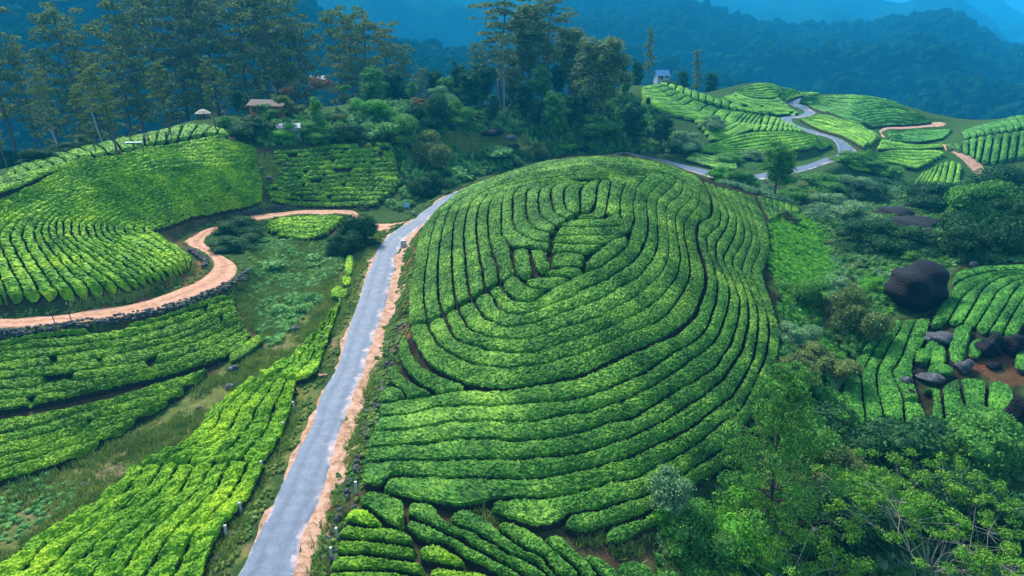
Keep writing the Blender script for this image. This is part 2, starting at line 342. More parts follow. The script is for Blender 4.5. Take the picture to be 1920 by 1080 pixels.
def lobecloud(lobes, n, size, r, core=.8, tilt=.7, low=-.35, sub=1):
    """lobes: (x,y,z,rx,ry,rz); leaves on their surfaces over rough cores"""
    lobes = np.array(lobes, float); wgt = (lobes[:, 3] * lobes[:, 4]); wgt /= wgt.sum(); parts = []
    k = r.choice(len(lobes), n, p=wgt); d = r.normal(size=(n, 3)); d /= np.linalg.norm(d, axis=1, keepdims=True)
    d[:, 2] = np.where(d[:, 2] < low, -d[:, 2], d[:, 2]); L = lobes[k]
    rad = r.uniform(.8, 1.12, (n, 1)); cen = L[:, :3] + d * L[:, 3:6] * rad
    parts.append(leaves(cen, d, size * r.uniform(.6, 1.35, n), r, tilt=tilt))
    if core:
        iv, fi = (ICO1, ICO2)[sub - 1]
        for l in lobes:
            q = iv * (1 + r.uniform(-.16, .12, (len(iv), 1))) * l[3:6] * core + l[:3]
            parts.append((q, fi, r.uniform(.05, .45, len(iv))))
    return join(parts)
def tube(path, rad, sides=7):
    path = np.asarray(path, float); rad = np.broadcast_to(rad, len(path)); n = len(path)
    t = np.gradient(path, axis=0); t /= np.linalg.norm(t, axis=1, keepdims=True) + 1e-9
    ref = np.where(np.abs(t[:, 2:3]) > .9, [[1., 0, 0]], [[0., 0, 1]]); a = np.cross(t, ref); a /= np.linalg.norm(a, axis=1, keepdims=True) + 1e-9; b = np.cross(t, a)
    th = np.linspace(0, 2 * np.pi, sides, endpoint=False)
    v = path[:, None] + rad[:, None, None] * (a[:, None] * np.cos(th)[None, :, None] + b[:, None] * np.sin(th)[None, :, None])
    i = np.arange(n - 1)[:, None] * sides; j = np.arange(sides)[None]; k = (j + 1) % sides
    f = np.stack([i + j, i + k, i + sides + k, i + sides + j], -1).reshape(-1, 4)
    return v.reshape(-1, 3), f, np.zeros(n * sides)
def box(cx, cy, cz, sx, sy, sz, rot=0.):
    v = np.array([(x, y, z) for z in (-.5, .5) for y in (-.5, .5) for x in (-.5, .5)]) * (sx, sy, sz)
    c, s = math.cos(rot), math.sin(rot); v = v @ np.array([[c, s, 0], [-s, c, 0], [0, 0, 1]]) + (cx, cy, cz)
    return v, np.array([(0,2,3,1),(4,5,7,6),(0,1,5,4),(2,6,7,3),(0,4,6,2),(1,3,7,5)]), np.zeros(8)

# ------------------------------------------------------------------ ground
SOIL = (.085,.055,.035); GRASS = (.20,.21,.06); SCRUB = (.05,.10,.028); REDE = (.42,.16,.08); BROWN = (.16,.10,.06); DRYG = (.46,.34,.14); FOREST = (.02,.045,.02); TEAG = (.04,.11,.022); MSOIL = (.03,.022,.014)
ZONES = [
 (GRASS, .9, [(-50,1100),(-50,930),(60,890),(230,830),(330,760),(480,650),(520,600),(600,520),(640,470),(720,440),(720,470),(640,620),(600,740),(520,900),(420,1100)]),
 (GRASS, .8, [(740,430),(700,740),(660,900),(600,1100),(560,1100),(660,800),(700,640),(735,500),(750,440)]),
 (BROWN, .8, [(-50,905),(40,885),(140,850),(240,800),(320,740),(420,680),(500,620),(520,600),(470,560),(440,580),(400,620),(340,700),(200,780),(-50,880)]),
 (SOIL, 1, [(-50,645),(100,630),(300,590),(440,550),(490,620),(400,700),(200,820),(-50,910)]),
 (SOIL, 1, [(-80,590),(0,575),(180,560),(340,512),(362,485),(287,431),(350,412),(490,378),(500,345),(480,275),(400,250),(240,282),(180,294),(0,362),(-80,400)]),
 (REDE, .55, [(100,590),(180,562),(340,516),(365,490),(385,490),(392,508),(365,528),(300,556),(180,580),(110,592)]),
 (BROWN, .8, [(290,432),(350,414),(490,380),(490,402),(440,410),(390,425),(350,446),(350,466),(362,480)]),
 (GRASS, .8, [(495,283),(515,285),(525,345),(500,350),(460,352),(450,340)]),
 (SOIL, 1, [(490,350),(505,278),(735,266),(755,330),(740,372),(620,390),(520,386)]),
 (GRASS, .7, [(440,411),(500,385),(700,386),(700,396),(600,394),(480,403)]),
 (SOIL, .9, [(488,413),(540,403),(650,404),(640,440),(560,450),(525,442)]),
 (REDE, .5, [(440,570),(475,560),(490,590),(470,610),(440,600)]),
 (MSOIL, 1, [(764,600),(778,490),(812,401),(933,327),(1072,290),(1200,292),(1308,330),(1496,384),(1498,398),(1440,415),(1442,470),(1462,640),(1440,760),(1380,860),(1250,960),(1130,1005),(960,985),(720,925),(676,900),(700,780),(740,650)]),
 (REDE, .9, [(776,470),(784,430),(792,432),(780,500),(770,560),(760,640),(745,650),(752,600)]),
 (SOIL, 1, [(640,950),(680,920),(900,950),(1050,1000),(1200,1060),(1210,1100),(590,1100)]),
 (BROWN, .8, [(720,925),(960,985),(1130,1005),(1210,985),(1230,1010),(1190,1060),(1050,1005),(900,965),(760,945)]),
 (MSOIL, 1, [(1600,680),(1700,595),(1740,600),(1800,500),(1940,490),(1940,730),(1900,830),(1690,850),(1600,800)]),
 (REDE, .3, [(1800,640),(1930,640),(1930,720),(1800,700)]),
 (DRYG, .9, [(830,262),(900,250),(960,250),(1000,262),(985,280),(920,286),(850,282)]),
 (DRYG, .8, [(1630,415),(1690,405),(1760,400),(1775,425),(1730,445),(1640,440)]),
 (BROWN, .7, [(1560,780),(1625,790),(1660,850),(1610,870)]),
 (TEAG, .9, [(1195,150),(1350,180),(1440,153),(1540,172),(1470,215),(1600,270),(1540,300),(1480,320),(1280,305),(1330,255),(1200,200)]),
 (TEAG, .9, [(1500,186),(1592,176),(1685,190),(1750,226),(1790,232),(1790,270),(1650,280),(1500,225)]),
 (TEAG, .9, [(1590,285),(1790,275),(1800,240),(1930,205),(1930,300),(1850,310),(1800,345),(1680,380),(1700,330),(1590,315)]),
]
def inpoly(x, y, poly):
    c = np.zeros(x.shape, bool); n = len(poly)
    for i in range(n):
        x1, y1 = poly[i]; x2, y2 = poly[(i + 1) % n]
        k = ((y1 > y) != (y2 > y)) & (x < (x2 - x1) * (y - y1) / (y2 - y1 + 1e-12) + x1); c ^= k
    return c
def wpoly(px, off=0.): return hit(px, off)
XX, YY = GXX, GYY
col = np.empty(XX.shape + (4,)); col[..., 3] = 1; col[..., :3] = SCRUB
jx = XX + .9 * sinn(XX, YY, .9, 31); jy = YY + .9 * sinn(XX, YY, .9, 32)
farw = np.clip((YY - 235) / 30, 0, 1)[..., None]; col[..., :3] = col[..., :3] * (1 - farw) + np.array(FOREST) * farw
for c, wgt, px in ZONES:
    # follow the outline finely so that a polygon edge keeps its course over the relief
    q = np.array(px, float); q = np.vstack([np.linspace(q[i], q[(i+1) % len(q)], 6, endpoint=False) for i in range(len(q))])
    W = wpoly(q); k = inpoly(jx, jy, W); a = wgt * k[..., None] * np.clip(.85 + .25 * sinn(XX, YY, 1.7, 41), .3, 1)[..., None]
    cc_ = np.array(c) * np.ones(XX.shape + (1,))
    if c in (GRASS, DRYG):
        mm = np.clip(.5 * sinn(XX, YY, 1.9, 43) + .6 * sinn(XX, YY, .45, 44) - .1, 0, 1)[..., None]; m2 = np.clip(.9 * sinn(XX, YY, 1.4, 45) - .5, 0, 1)[..., None]
        cc_ = cc_ * (1 - mm) + np.array((.34, .22, .14)) * mm; cc_ = cc_ * (1 - m2) + np.array((.06, .13, .04)) * m2
    col[..., :3] = col[..., :3] * (1 - a) + cc_ * a
# edges of the sheet fall away into the valley
m_far = np.clip((YY - 300) / 28, 0, 1); m_r = np.clip((XX - 215) / 35, 0, 1); m_l = np.clip((-XX - 140) / 30, 0, 1)
Zg = Z - 60 * m_far ** 2 - 50 * (m_r ** 2 + m_l ** 2) * (YY > 60)
ny, nx = Zg.shape; idx = np.arange(nx * ny).reshape(ny, nx)
gf = np.stack([idx[:-1, :-1], idx[:-1, 1:], idx[1:, 1:], idx[1:, :-1]], -1).reshape(-1, 4)
gm, n, l, b = newmat('earth_and_grass')
at = n.new('ShaderNodeAttribute'); at.attribute_name = 'col'; g = n.new('ShaderNodeNewGeometry'); p = g.outputs['Position']
nz = noise(n, l, 1.4, 8, p, .75); nz2 = noise(n, l, 9, 4, p, .7)
k = math_(n, l, 'ADD', math_(n, l, 'MULTIPLY', nz, .55), math_(n, l, 'MULTIPLY', nz2, .45))
c = mix(n, l, 1., at.outputs['Color'], ramp(n, l, k, [(.35, (.4,.4,.45)), (.5, (.9,.9,.9)), (.68, (1.9,1.75,1.3))]), 'MULTIPLY')
l.new(c, b.inputs['Base Color']); b.inputs['Roughness'].default_value = 1.; b.inputs['Specular IOR Level'].default_value = .03
bp = n.new('ShaderNodeBump'); bp.inputs['Distance'].default_value = .25; bp.inputs['Strength'].default_value = .8; l.new(nz2, bp.inputs['Height']); l.new(bp.outputs[0], b.inputs['Normal'])
ground = obj('ground', mesh('ground', np.stack([XX, YY, Zg], -1).reshape(-1, 3), gf, gm, col=col.reshape(-1, 4), smooth_=True)); tag(ground, kind='structure')

# roads
def roadmesh(pair, off, m, cross=7, ext=(0., 0.), wob=0., seed=1, skirt=True):
    L, Rr = pair; n = len(L); wv = Rr - L; wl = np.linalg.norm(wv, axis=1, keepdims=True); u = wv / wl
    s = np.arange(n) * 1.; r = np.random.default_rng(seed)
    def wb(): return wob * np.convolve(r.normal(size=n + 4), np.ones(5) / 2.2, 'valid')[:, None]
    a = L - u * (ext[0] + wb()); bb = Rr + u * (ext[1] + wb()); t = np.linspace(0, 1, cross)
    P2 = a[:, None] * (1 - t)[None, :, None] + bb[:, None] * t[None, :, None]
    z = ter(P2[..., 0], P2[..., 1]) + off
    if skirt: z[:, 0] -= off + .1; z[:, -1] -= off + .1
    V = np.concatenate([P2, z[..., None]], -1).reshape(-1, 3); i = np.arange(n * cross).reshape(n, cross)
    f = np.stack([i[:-1, :-1], i[:-1, 1:], i[1:, 1:], i[1:, :-1]], -1).reshape(-1, 4)
    return V, f, np.tile(t, n)
asph, n, l, b = newmat('asphalt'); g = n.new('ShaderNodeNewGeometry'); p = g.outputs['Position']; at = n.new('ShaderNodeAttribute'); at.attribute_name = 'var'
base = ramp(n, l, noise(n, l, 1.3, 7, p, .7), [(.32, (.055,.085,.13)), (.5, (.08,.12,.18)), (.68, (.12,.16,.215))])
ed = math_(n, l, 'MAXIMUM', math_(n, l, 'POWER', at.outputs['Fac'], 3.2), math_(n, l, 'MULTIPLY', math_(n, l, 'POWER', math_(n, l, 'SUBTRACT', 1., at.outputs['Fac']), 7.), .9))
dust = math_(n, l, 'ADD', ed, math_(n, l, 'MULTIPLY', math_(n, l, 'SUBTRACT', noise(n, l, .35, 7, p, .75), .5), 2.6))
dm = ramp(n, l, dust, [(.56, (0,0,0)), (.92, (1,1,1))])
base = mix(n, l, 1., base, ramp(n, l, at.outputs['Fac'], [(.0, (1.05,1.05,1.05)), (.18, (1.1,1.08,1.05)), (.3, (.74,.76,.8)), (.42, (1.12,1.1,1.08)), (.56, (1.1,1.08,1.05)), (.7, (.76,.78,.82)), (.84, (1.15,1.1,1.05))]), 'MULTIPLY')
base = mix(n, l, 1., base, ramp(n, l, noise(n, l, 7, 6, p, .8), [(.35, (.7,.7,.72)), (.5, (1,1,1)), (.7, (1.2,1.18,1.15))]), 'MULTIPLY')
c = mix(n, l, math_(n, l, 'MULTIPLY', dm, .8), base, (.62,.43,.38)); l.new(c, b.inputs['Base Color']); b.inputs['Roughness'].default_value = .65
bp = n.new('ShaderNodeBump'); bp.inputs['Distance'].default_value = .02; l.new(noise(n, l, 30, 4, p), bp.inputs['Height']); l.new(bp.outputs[0], b.inputs['Normal'])
dirt, n, l, b = newmat('pink_earth'); g = n.new('ShaderNodeNewGeometry'); p = g.outputs['Position']
c = ramp(n, l, noise(n, l, 1.6, 9, p, .8), [(.36, (.10,.09,.035)), (.45, (.32,.16,.08)), (.54, (.46,.25,.155)), (.68, (.56,.38,.29))]); l.new(c, b.inputs['Base Color']); b.inputs['Roughness'].default_value = .9
bp = n.new('ShaderNodeBump'); bp.inputs['Distance'].default_value = .08; l.new(noise(n, l, 4, 6, p), bp.inputs['Height']); l.new(bp.outputs[0], b.inputs['Normal'])
dirt2, n, l, b = newmat('track_earth'); g = n.new('ShaderNodeNewGeometry'); p = g.outputs['Position']; at = n.new('ShaderNodeAttribute'); at.attribute_name = 'var'
tr = math_(n, l, 'ABSOLUTE', math_(n, l, 'SUBTRACT', math_(n, l, 'ABSOLUTE', math_(n, l, 'SUBTRACT', at.outputs['Fac'], .5)), .25))
c = ramp(n, l, math_(n, l, 'ADD', noise(n, l, 1.5, 9, p, .8), math_(n, l, 'MULTIPLY', math_(n, l, 'SUBTRACT', .2, tr), .5)), [(.38, (.20,.11,.055)), (.52, (.44,.20,.10)), (.7, (.58,.34,.22))]); l.new(c, b.inputs['Base Color']); b.inputs['Roughness'].default_value = .9
bp = n.new('ShaderNodeBump'); bp.inputs['Distance'].default_value = .08; l.new(noise(n, l, 4, 6, p), bp.inputs['Height']); l.new(bp.outputs[0], b.inputs['Normal'])
def road(name, pair, off, m, **k):
    v, f, a = roadmesh(pair, off, m, **k); return tag(wobj(name, v, f, m, var=a, smooth_=True), kind='structure')
we = np.linspace(0, 1, len(roadW[0]))[:, None]; u_ = (roadW[1] - roadW[0]); u_ = u_ / np.linalg.norm(u_, axis=1, keepdims=True); wx = np.clip((we - .4) * 4, 0, 1) * .8 - .12
road('road', (roadW[0] - u_ * wx, roadW[1] + u_ * wx), .10, asph, cross=13, wob=.1)
road('road_shoulder', (roadW[0][:150], roadW[0][:150] + (roadW[1][:150] - roadW[0][:150]) * .3), .055, dirt, ext=(-.02, 0), wob=.28, seed=3)
u_ = (roadW[1] - roadW[0]); u_ = u_ / np.linalg.norm(u_, axis=1, keepdims=True)
road('road_shoulder', (roadW[0][:150] + (roadW[1][:150] - roadW[0][:150]) * .7, roadW[1][:150] + u_[:150] * 1.1), .05, dirt, ext=(0, .0), wob=.45, seed=4)
road('road_shoulder', (roadW[0][170:] - u_[170:] * .7, roadW[1][170:] + u_[170:] * .9), .05, dirt, wob=.2, seed=5)
road('path', pathW, .07, dirt2, cross=9, ext=(.25, .15), wob=.16, seed=6)
road('path', spurW, .12, dirt, wob=.05, seed=7); road('path', trkW, .12, dirt, wob=.1, seed=8)

# ------------------------------------------------------------------ tea hedges
ORD = 'first second third fourth fifth sixth seventh eighth ninth tenth eleventh twelfth thirteenth fourteenth fifteenth sixteenth seventeenth eighteenth nineteenth twentieth'.split()
ORD += ['twenty-' + o for o in ORD[:9]] + ['thirtieth']
def hedge(A, B, label, group, mat, h=.9, gap=.15, brk=0., seed=0, bump=.03, endr=.4, bush=.03, lump=0.):
    """one clipped hedge between two gap lines A and B (world xy, same count)"""
    r = np.random.default_rng(1000 + seed); c = (A + B) / 2; dist = math.hypot(*c.mean(0)); L = plen(c)
    if L < .6: return None
    ds = float(np.clip(dist * .0021, .11, .7)); n = int(max(6, min(900, L / ds)))
    s0 = np.concatenate([[0], np.cumsum(np.linalg.norm(np.diff(c, axis=0), axis=1))]); t = np.linspace(0, s0[-1], n)
    A = np.stack([np.interp(t, s0, A[:, k]) for k in (0, 1)], 1); B = np.stack([np.interp(t, s0, B[:, k]) for k in (0, 1)], 1)
    wv = B - A; wl = np.linalg.norm(wv, axis=1, keepdims=True) + 1e-6; u = wv / wl
    cen = (A + B) / 2
    g = np.minimum(gap, wl * .28)
    wa = .06 * sinn(A[:, 0], A[:, 1], 1.6, 5)[:, None]; wb = .06 * sinn(B[:, 0], B[:, 1], 1.6, 5)[:, None]
    hw = wl / 2 - g
    e = np.clip(np.minimum(t, t[-1] - t) / endr, 0, 1); e = np.sqrt(1 - (1 - e) ** 2)[:, None]
    K = int(np.clip(round(wl.mean() / ds), 4, 15))
    q = np.concatenate([[0, 0, .02], np.linspace(.07, .93, K), [.98, 1, 1]]); pr = np.concatenate([[0, .62, .88], 1 - .13 * np.abs(np.linspace(-1, 1, K)) ** 3, [.88, .62, 0]])
    X = (2 * q - 1)[None, :] * hw * (.45 + .55 * e)
    P2 = cen[:, None] + u[:, None] * (X[..., None] + ((wa + wb) / 2)[:, None])
    x, y = P2[..., 0], P2[..., 1]
    hn = 1 + .035 * sinn(x, y, 2.2, 9) + .03 * sinn(x, y, .7, 10)
    if lump: hn = hn * (1 + lump * np.clip(sinn(x, y, 2.3, 77) + .35 * sinn(x, y, 5.5, 78), -1.3, .8))
    if brk > 0:
        bb = sinn(c[:, 0].mean() * 3 + np.interp(t, s0, s0) * 1.0, np.full(n, seed * 7.7), 1.15, 50 + seed % 17)
        cut = np.clip((bb + 1.25 - brk) / .25, .12, 1)[:, None]; hn = hn * cut; e = e * cut
    z = ter(x, y) + h * pr[None] * (.35 + .65 * e) * hn - .05 * (pr == 0)[None]
    V = np.stack([x, y, z], -1); J = r.normal(size=V.shape) * min(bump * 1.25, ds * .35); J[:, [0, -1]] = 0
    J += (bush * sinn(x, y, 4.5, 12) * (pr > 0))[..., None] * np.array([.3, .3, 1.])
    V = V + J; m = len(q); i = np.arange(n * m).reshape(n, m)
    f = np.stack([i[:-1, :-1], i[1:, :-1], i[1:, 1:], i[:-1, 1:]], -1).reshape(-1, 4)
    ends = np.array([(i[0, k], i[0, k+1], i[0, m-2-k], i[0, m-1-k]) for k in range(m // 2 - 1)] + [(i[-1, m-1-k], i[-1, m-2-k], i[-1, k+1], i[-1, k]) for k in range(m // 2 - 1)])
    parts = [(V.reshape(-1, 3), np.vstack([f, ends]), np.clip(r.normal(.5, .22, n * m), 0, 1))]
    cm = np.zeros((n - 1, m - 1), int); cm[:, [0, -1]] = 1; fm = np.concatenate([cm.ravel(), [1 if k % (m // 2 - 1) == 0 else 0 for k in range(len(ends))]])  # lower side faces get the stem colour with the gap shade painted in
    dens, size = (60, .06) if dist < 62 else (26, .085) if dist < 100 else (9, .13) if dist < 150 else (0, .3)
    if dens:
        nl = int(L * wl.mean() * dens); si = r.uniform(0, n - 1.01, nl); qi = r.uniform(2, m - 3.01, nl); a0 = si.astype(int); b0 = qi.astype(int); fa = (si - a0)[:, None]; fb = (qi - b0)[:, None]
        cc = (V[a0, b0] * (1-fa) + V[a0+1, b0] * fa) * (1-fb) + (V[a0, b0+1] * (1-fa) + V[a0+1, b0+1] * fa) * fb
        if brk > 0: cc = cc[(cut[a0, 0] > .6)]
        parts.append(leaves(cc + (0, 0, size * .25), np.array([[0, 0, 1.]]), size * r.uniform(.6, 1.4, len(cc)), r, tilt=.45))
    v, F, a = join(parts); fm = np.concatenate([fm, np.zeros(sum(map(len, F)) - len(fm), int)]); o = wobj('tea_hedge', v, F, [mat, STEM_SHADE], var=a, midx=fm)
    tag(o, label, 'tea hedge', group); hedge.n += 1
    return o
hedge.n = 0
def curveW(cv, off):
    segs = cv if isinstance(cv[0], list) else [cv]
    out = []
    for s in segs: out.append(hit(s, off))
    return out
def fam(what, group, curves, counts, mat, h=.85, names=None, rev=False, **k):
    """rows between traced gap lines; 'what' follows the ordinal"""
    W = [curveW(c, h * .8) for c in curves]; tot = sum(counts); done = 0
    for a, b, cnt in zip(W[:-1], W[1:], counts):
        PA, PB = [], []
        for sa, sb in zip(a, b):
            A = smooth(sa); B = smooth(sb); n = int(max(10, max(plen(A), plen(B)) / .25)); PA.append(resamp(A, n)); PB.append(resamp(B, n))
        def cat(p):
            o = [p[0]]
            for q in p[1:]: o.append(q if np.linalg.norm(q[0] - o[-1][-1]) > .05 else q[1:])
            return np.vstack(o)
        A, B = cat(PA), cat(PB); mn = min(len(A), len(B)); A, B = A[:mn], B[:mn]
        for i in range(cnt):
            k_ = tot - done - 1 if rev else done
            lab = names[done] if names else ORD[k_] + ' ' + what
            hedge(A + (B - A) * i / cnt, A + (B - A) * (i + 1) / cnt, lab, group, mat, h=h, seed=hedge.n, **k); done += 1
def piece(top, bot, label, group, mat, **k): fam('', group, [top, bot], [1], mat, names=[label], **k)
def ladder(what, group, top, bot, N, mat, h=.8, **k):
    A = smooth(hit(top, h * .8)); B = smooth(hit(bot, h * .8)); A = resamp(A, N + 1); B = resamp(B, N + 1)
    for i in range(N):
        t = np.linspace(0, 1, 14)[:, None]; a = A[i] * (1-t) + B[i] * t; b = A[i+1] * (1-t) + B[i+1] * t
        hedge(a, b, ORD[i] + ' ' + what, group, mat, h=h, seed=hedge.n, **k)

# the round mound: rings
G = 'tea hedges ringing the round mound'
r0 = [[(765,607),(768,542),(776,505),(781,463),(791,430),(812,401),(843,372),(885,347)],[(885,347),(933,330),(989,312),(1072,296),(1150,294),(1230,304),(1308,331)],
      [(1308,331),(1325,357),(1331,372),(1331,401),(1310,415),(1305,432),(1306,453),(1312,478),(1321,507),(1321,536),(1312,563),(1304,584),(1287,603),(1256,626),(1204,649),(1152,671),(1100,696),(1060,707),(1014,716),(962,726),(910,726),(868,715),(827,697),(804,682),(787,661),(774,636),(767,613)]]
r1 = [[(801,601),(794,563),(795,522),(800,488),(806,451),(816,417),(833,392),(868,368)],[(868,368),(915,345),(970,326),(1040,312),(1130,304),(1210,309),(1290,334)],
      [(1290,334),(1308,351),(1312,363),(1310,382),(1294,403),(1283,422),(1284,447),(1290,474),(1294,511),(1283,542),(1262,574),(1242,597),(1204,615),(1148,638),(1100,659),(1072,667),(1020,682),(960,690),(906,685),(877,678),(847,663),(822,647),(807,622),(803,607)]]
r2 = [[(831,586),(823,563),(821,522),(821,500),(825,459),(833,422),(847,386),(880,366)],[(880,366),(925,345),(985,328),(1050,318),(1130,310),(1200,315),(1275,337)],
      [(1275,337),(1298,353),(1296,370),(1275,392),(1266,409),(1267,426),(1271,451),(1275,480),(1273,497),(1265,522),(1242,551),(1208,580),(1158,605),(1114,624),(1072,638),(1020,655),(981,661),(941,659),(906,653),(864,640),(847,624),(839,607),(833,592)]]
r3 = [[(856,572),(852,547),(849,522),(847,500),(848,451),(852,417),(864,386),(893,366)],[(893,366),(935,347),(990,332),(1055,323),(1130,316),(1195,320),(1260,328)],
      [(1260,328),(1277,334),(1281,344),(1277,361),(1256,380),(1249,392),(1250,415),(1254,457),(1252,486),(1242,507),(1225,526),(1190,557),(1148,580),(1114,597),(1062,613),(1010,630),(977,635),(937,634),(906,628),(879,613),(864,592),(858,578)]]
r4 = [[(883,559),(877,526),(874,501),(870,447),(873,413),(883,380),(905,362)],[(905,362),(945,346),(1000,335),(1060,327),(1130,321),(1190,323),(1242,324)],
      [(1242,324),(1258,326),(1265,332),(1266,342),(1250,359),(1233,376),(1231,397),(1233,415),(1234,457),(1229,476),(1215,497),(1196,520),(1152,545),(1114,563),(1072,580),(1031,597),(989,607),(958,612),(937,609),(910,595),(895,576),(886,565)]]
r5 = [[(910,542),(906,522),(904,501),(898,472),(893,430),(898,388),(914,363)],[(914,363),(950,348),(1000,338),(1060,331),(1130,325),(1185,326),(1230,326)],
      [(1230,326),(1245,328),(1246,336),(1229,351),(1214,370),(1212,388),(1215,426),(1208,457),(1194,482),(1177,497),(1142,522),(1093,543),(1052,563),(1010,580),(981,588),(954,587),(935,576),(925,559),(914,547)]]
r6 = [[(937,528),(933,505),(929,492),(922,467),(916,434),(916,397),(922,376),(938,356)],[(938,356),(975,344),(1020,336),(1075,330),(1130,328),(1180,329),(1215,331)],
      [(1215,331),(1205,339),(1194,350),(1190,372),(1187,384),(1190,413),(1183,430),(1177,457),(1156,478),(1127,500),(1097,509),(1072,522),(1029,545),(1014,557),(1000,564),(979,566),(962,561),(947,547),(939,533)]]
nm = ['outermost full ring of tea hedge round the mound', 'tea hedge ring second in from the mound edge',
      'third tea hedge ring in from the road edge of the mound', 'fourth tea hedge ring in, its wavy right arm passing the crest', 'fifth tea hedge ring in from the mound edge',
      'sixth and smallest complete tea hedge ring on the mound']
fam('', G, [r0, r1, r2, r3, r4, r5, r6], [1]*6, T_MOUND, names=nm)
G = 'short tea hedges in the heart of the mound'
o7 = [(1029,470),(989,463),(960,462),(948,449),(940,432),(941,378),(950,361),(985,349),(1030,339),(1080,334),(1130,332),(1168,335),(1173,345),(1164,367),(1163,397),(1160,408)]
i8 = [(1031,455),(1006,452),(979,440),(964,422),(961,388),(964,363),(979,350),(1015,343),(1060,337),(1110,335),(1142,336),(1146,342),(1143,355),(1139,374),(1135,398)]
def lab(s): return s + ' at the mound heart'
ring6b = [[(968,513),(958,480),(958,465),(948,449),(940,432),(941,378),(950,361)],[(950,361),(985,349),(1030,339),(1080,334),(1130,332),(1168,335)],[(1168,335),(1173,345),(1164,367),(1163,397),(1167,409),(1152,420)]]
ring6a = [[(937,528),(933,505),(929,492),(922,467),(916,434),(916,397),(922,376),(938,356)],[(938,356),(975,344),(1020,336),(1075,330),(1130,328),(1212,331)],[(1212,331),(1203,339),(1194,350),(1190,372),(1187,384),(1190,413),(1183,428)]]
piece(ring6a, ring6b, lab('tea hedge hooking over the crest just inside the smallest full ring'), G, T_MOUND)
piece(o7, i8, lab('tall hooked tea hedge, second inside the smallest full ring'), G, T_MOUND)
l4 = [(1031,437),(1002,428),(989,407),(986,384),(989,359),(1008,347),(1040,340),(1072,337)]
l3 = [(1043,424),(1022,413),(1012,397),(1010,363),(1020,350),(1045,343),(1077,339)]
l2 = [(1064,411),(1045,403),(1037,390),(1033,363),(1039,350),(1062,344),(1085,341)]
l1 = [(1080,402),(1066,395),(1058,384),(1057,367),(1062,352),(1082,345),(1095,343)]
l0 = [(1088,398),(1087,385),(1087,370),(1087,359),(1092,350),(1101,345),(1106,342)]
piece([(1031,455),(1006,452),(979,440),(964,422),(961,388),(964,363),(979,350),(1012,343),(1052,338)], l4, lab('J-shaped tea hedge, outermost of the four nested ones'), G, T_MOUND)
piece(l4, l3, lab('J-shaped tea hedge, second of the four nested ones'), G, T_MOUND)
piece(l3, l2, lab('J-shaped tea hedge, third of the four nested ones'), G, T_MOUND)
piece(l2, l1, lab('J-shaped tea hedge, innermost of the four nested ones'), G, T_MOUND)
piece(l1, l0, lab('short upright tea hedge at the very centre of the rings'), G, T_MOUND)
piece([(1089,399),(1087,375),(1089,357),(1095,348),(1112,341)], [(1106,400),(1117,375),(1119,352),(1122,344),(1126,338)], lab('short upright tea hedge just right of the centre one'), G, T_MOUND)
piece([(1084,403),(1108,400),(1117,385),(1120,350),(1128,338)], [(1084,411),(1124,409),(1136,396),(1140,374),(1144,350),(1147,340)], lab('L-shaped tea hedge cupping the centre ones'), G, T_MOUND)
piece([(1052,421),(1070,414),(1125,411),(1148,404),(1160,400)], [(1054,425),(1095,426),(1148,424),(1166,411)], lab('straight tea hedge, topmost of the five level ones'), G, T_MOUND)
piece([(1050,427),(1095,427),(1150,426),(1187,412)], [(1041,441),(1095,441),(1150,441),(1181,435)], lab('straight tea hedge, second of the five level ones'), G, T_MOUND)
piece([(1040,442),(1095,442),(1150,442),(1172,441)], [(1036,455),(1085,456),(1130,457),(1158,447)], lab('straight tea hedge, third of the five level ones'), G, T_MOUND)
piece([(1036,457),(1085,458),(1131,459)], [(1037,474),(1062,471),(1096,476),(1115,468)], lab('straight tea hedge, fourth of the five level ones'), G, T_MOUND)
piece([(1037,476),(1060,473),(1098,478)], [(1034,501),(1060,500),(1092,500)], lab('stubby tea hedge, lowest of the five level ones'), G, T_MOUND)
piece([(1174,443),(1150,450),(1125,466),(1104,484),(1097,499)], [(1178,458),(1156,478),(1130,498),(1112,505),(1100,508)], lab('tea hedge slanting beside the level ones'), G, T_MOUND)
piece([(961,468),(962,490),(968,512),(978,521)], [(991,468),(994,485),(1000,503),(1003,509)], lab('upright block of tea hedge above the diagonal cut'), G, T_MOUND)
piece([(994,468),(998,487),(1003,500),(1008,506)], [(1028,472),(1026,485),(1032,495),(1033,502)], lab('narrow upright block of tea hedge left of the level ones'), G, T_MOUND)
piece([(1022,512),(1040,504),(1060,502),(1085,503),(1094,509)], [(1020,518),(1050,518),(1075,520),(1090,516)], lab('small spindle of tea hedge under the level ones'), G, T_MOUND)
piece([(982,525),(1010,520),(1040,519),(1070,522)], [(992,533),(1000,540),(1030,543),(1058,531)], lab('larger spindle of tea hedge below the small one'), G, T_MOUND)
piece([(944,528),(962,517),(976,526),(990,536),(1005,542),(1024,543)], [(946,540),(955,551),(966,560),(980,564),(1000,562),(1020,549)], lab('scoop of tea hedge inside the lowest bend'), G, T_MOUND)

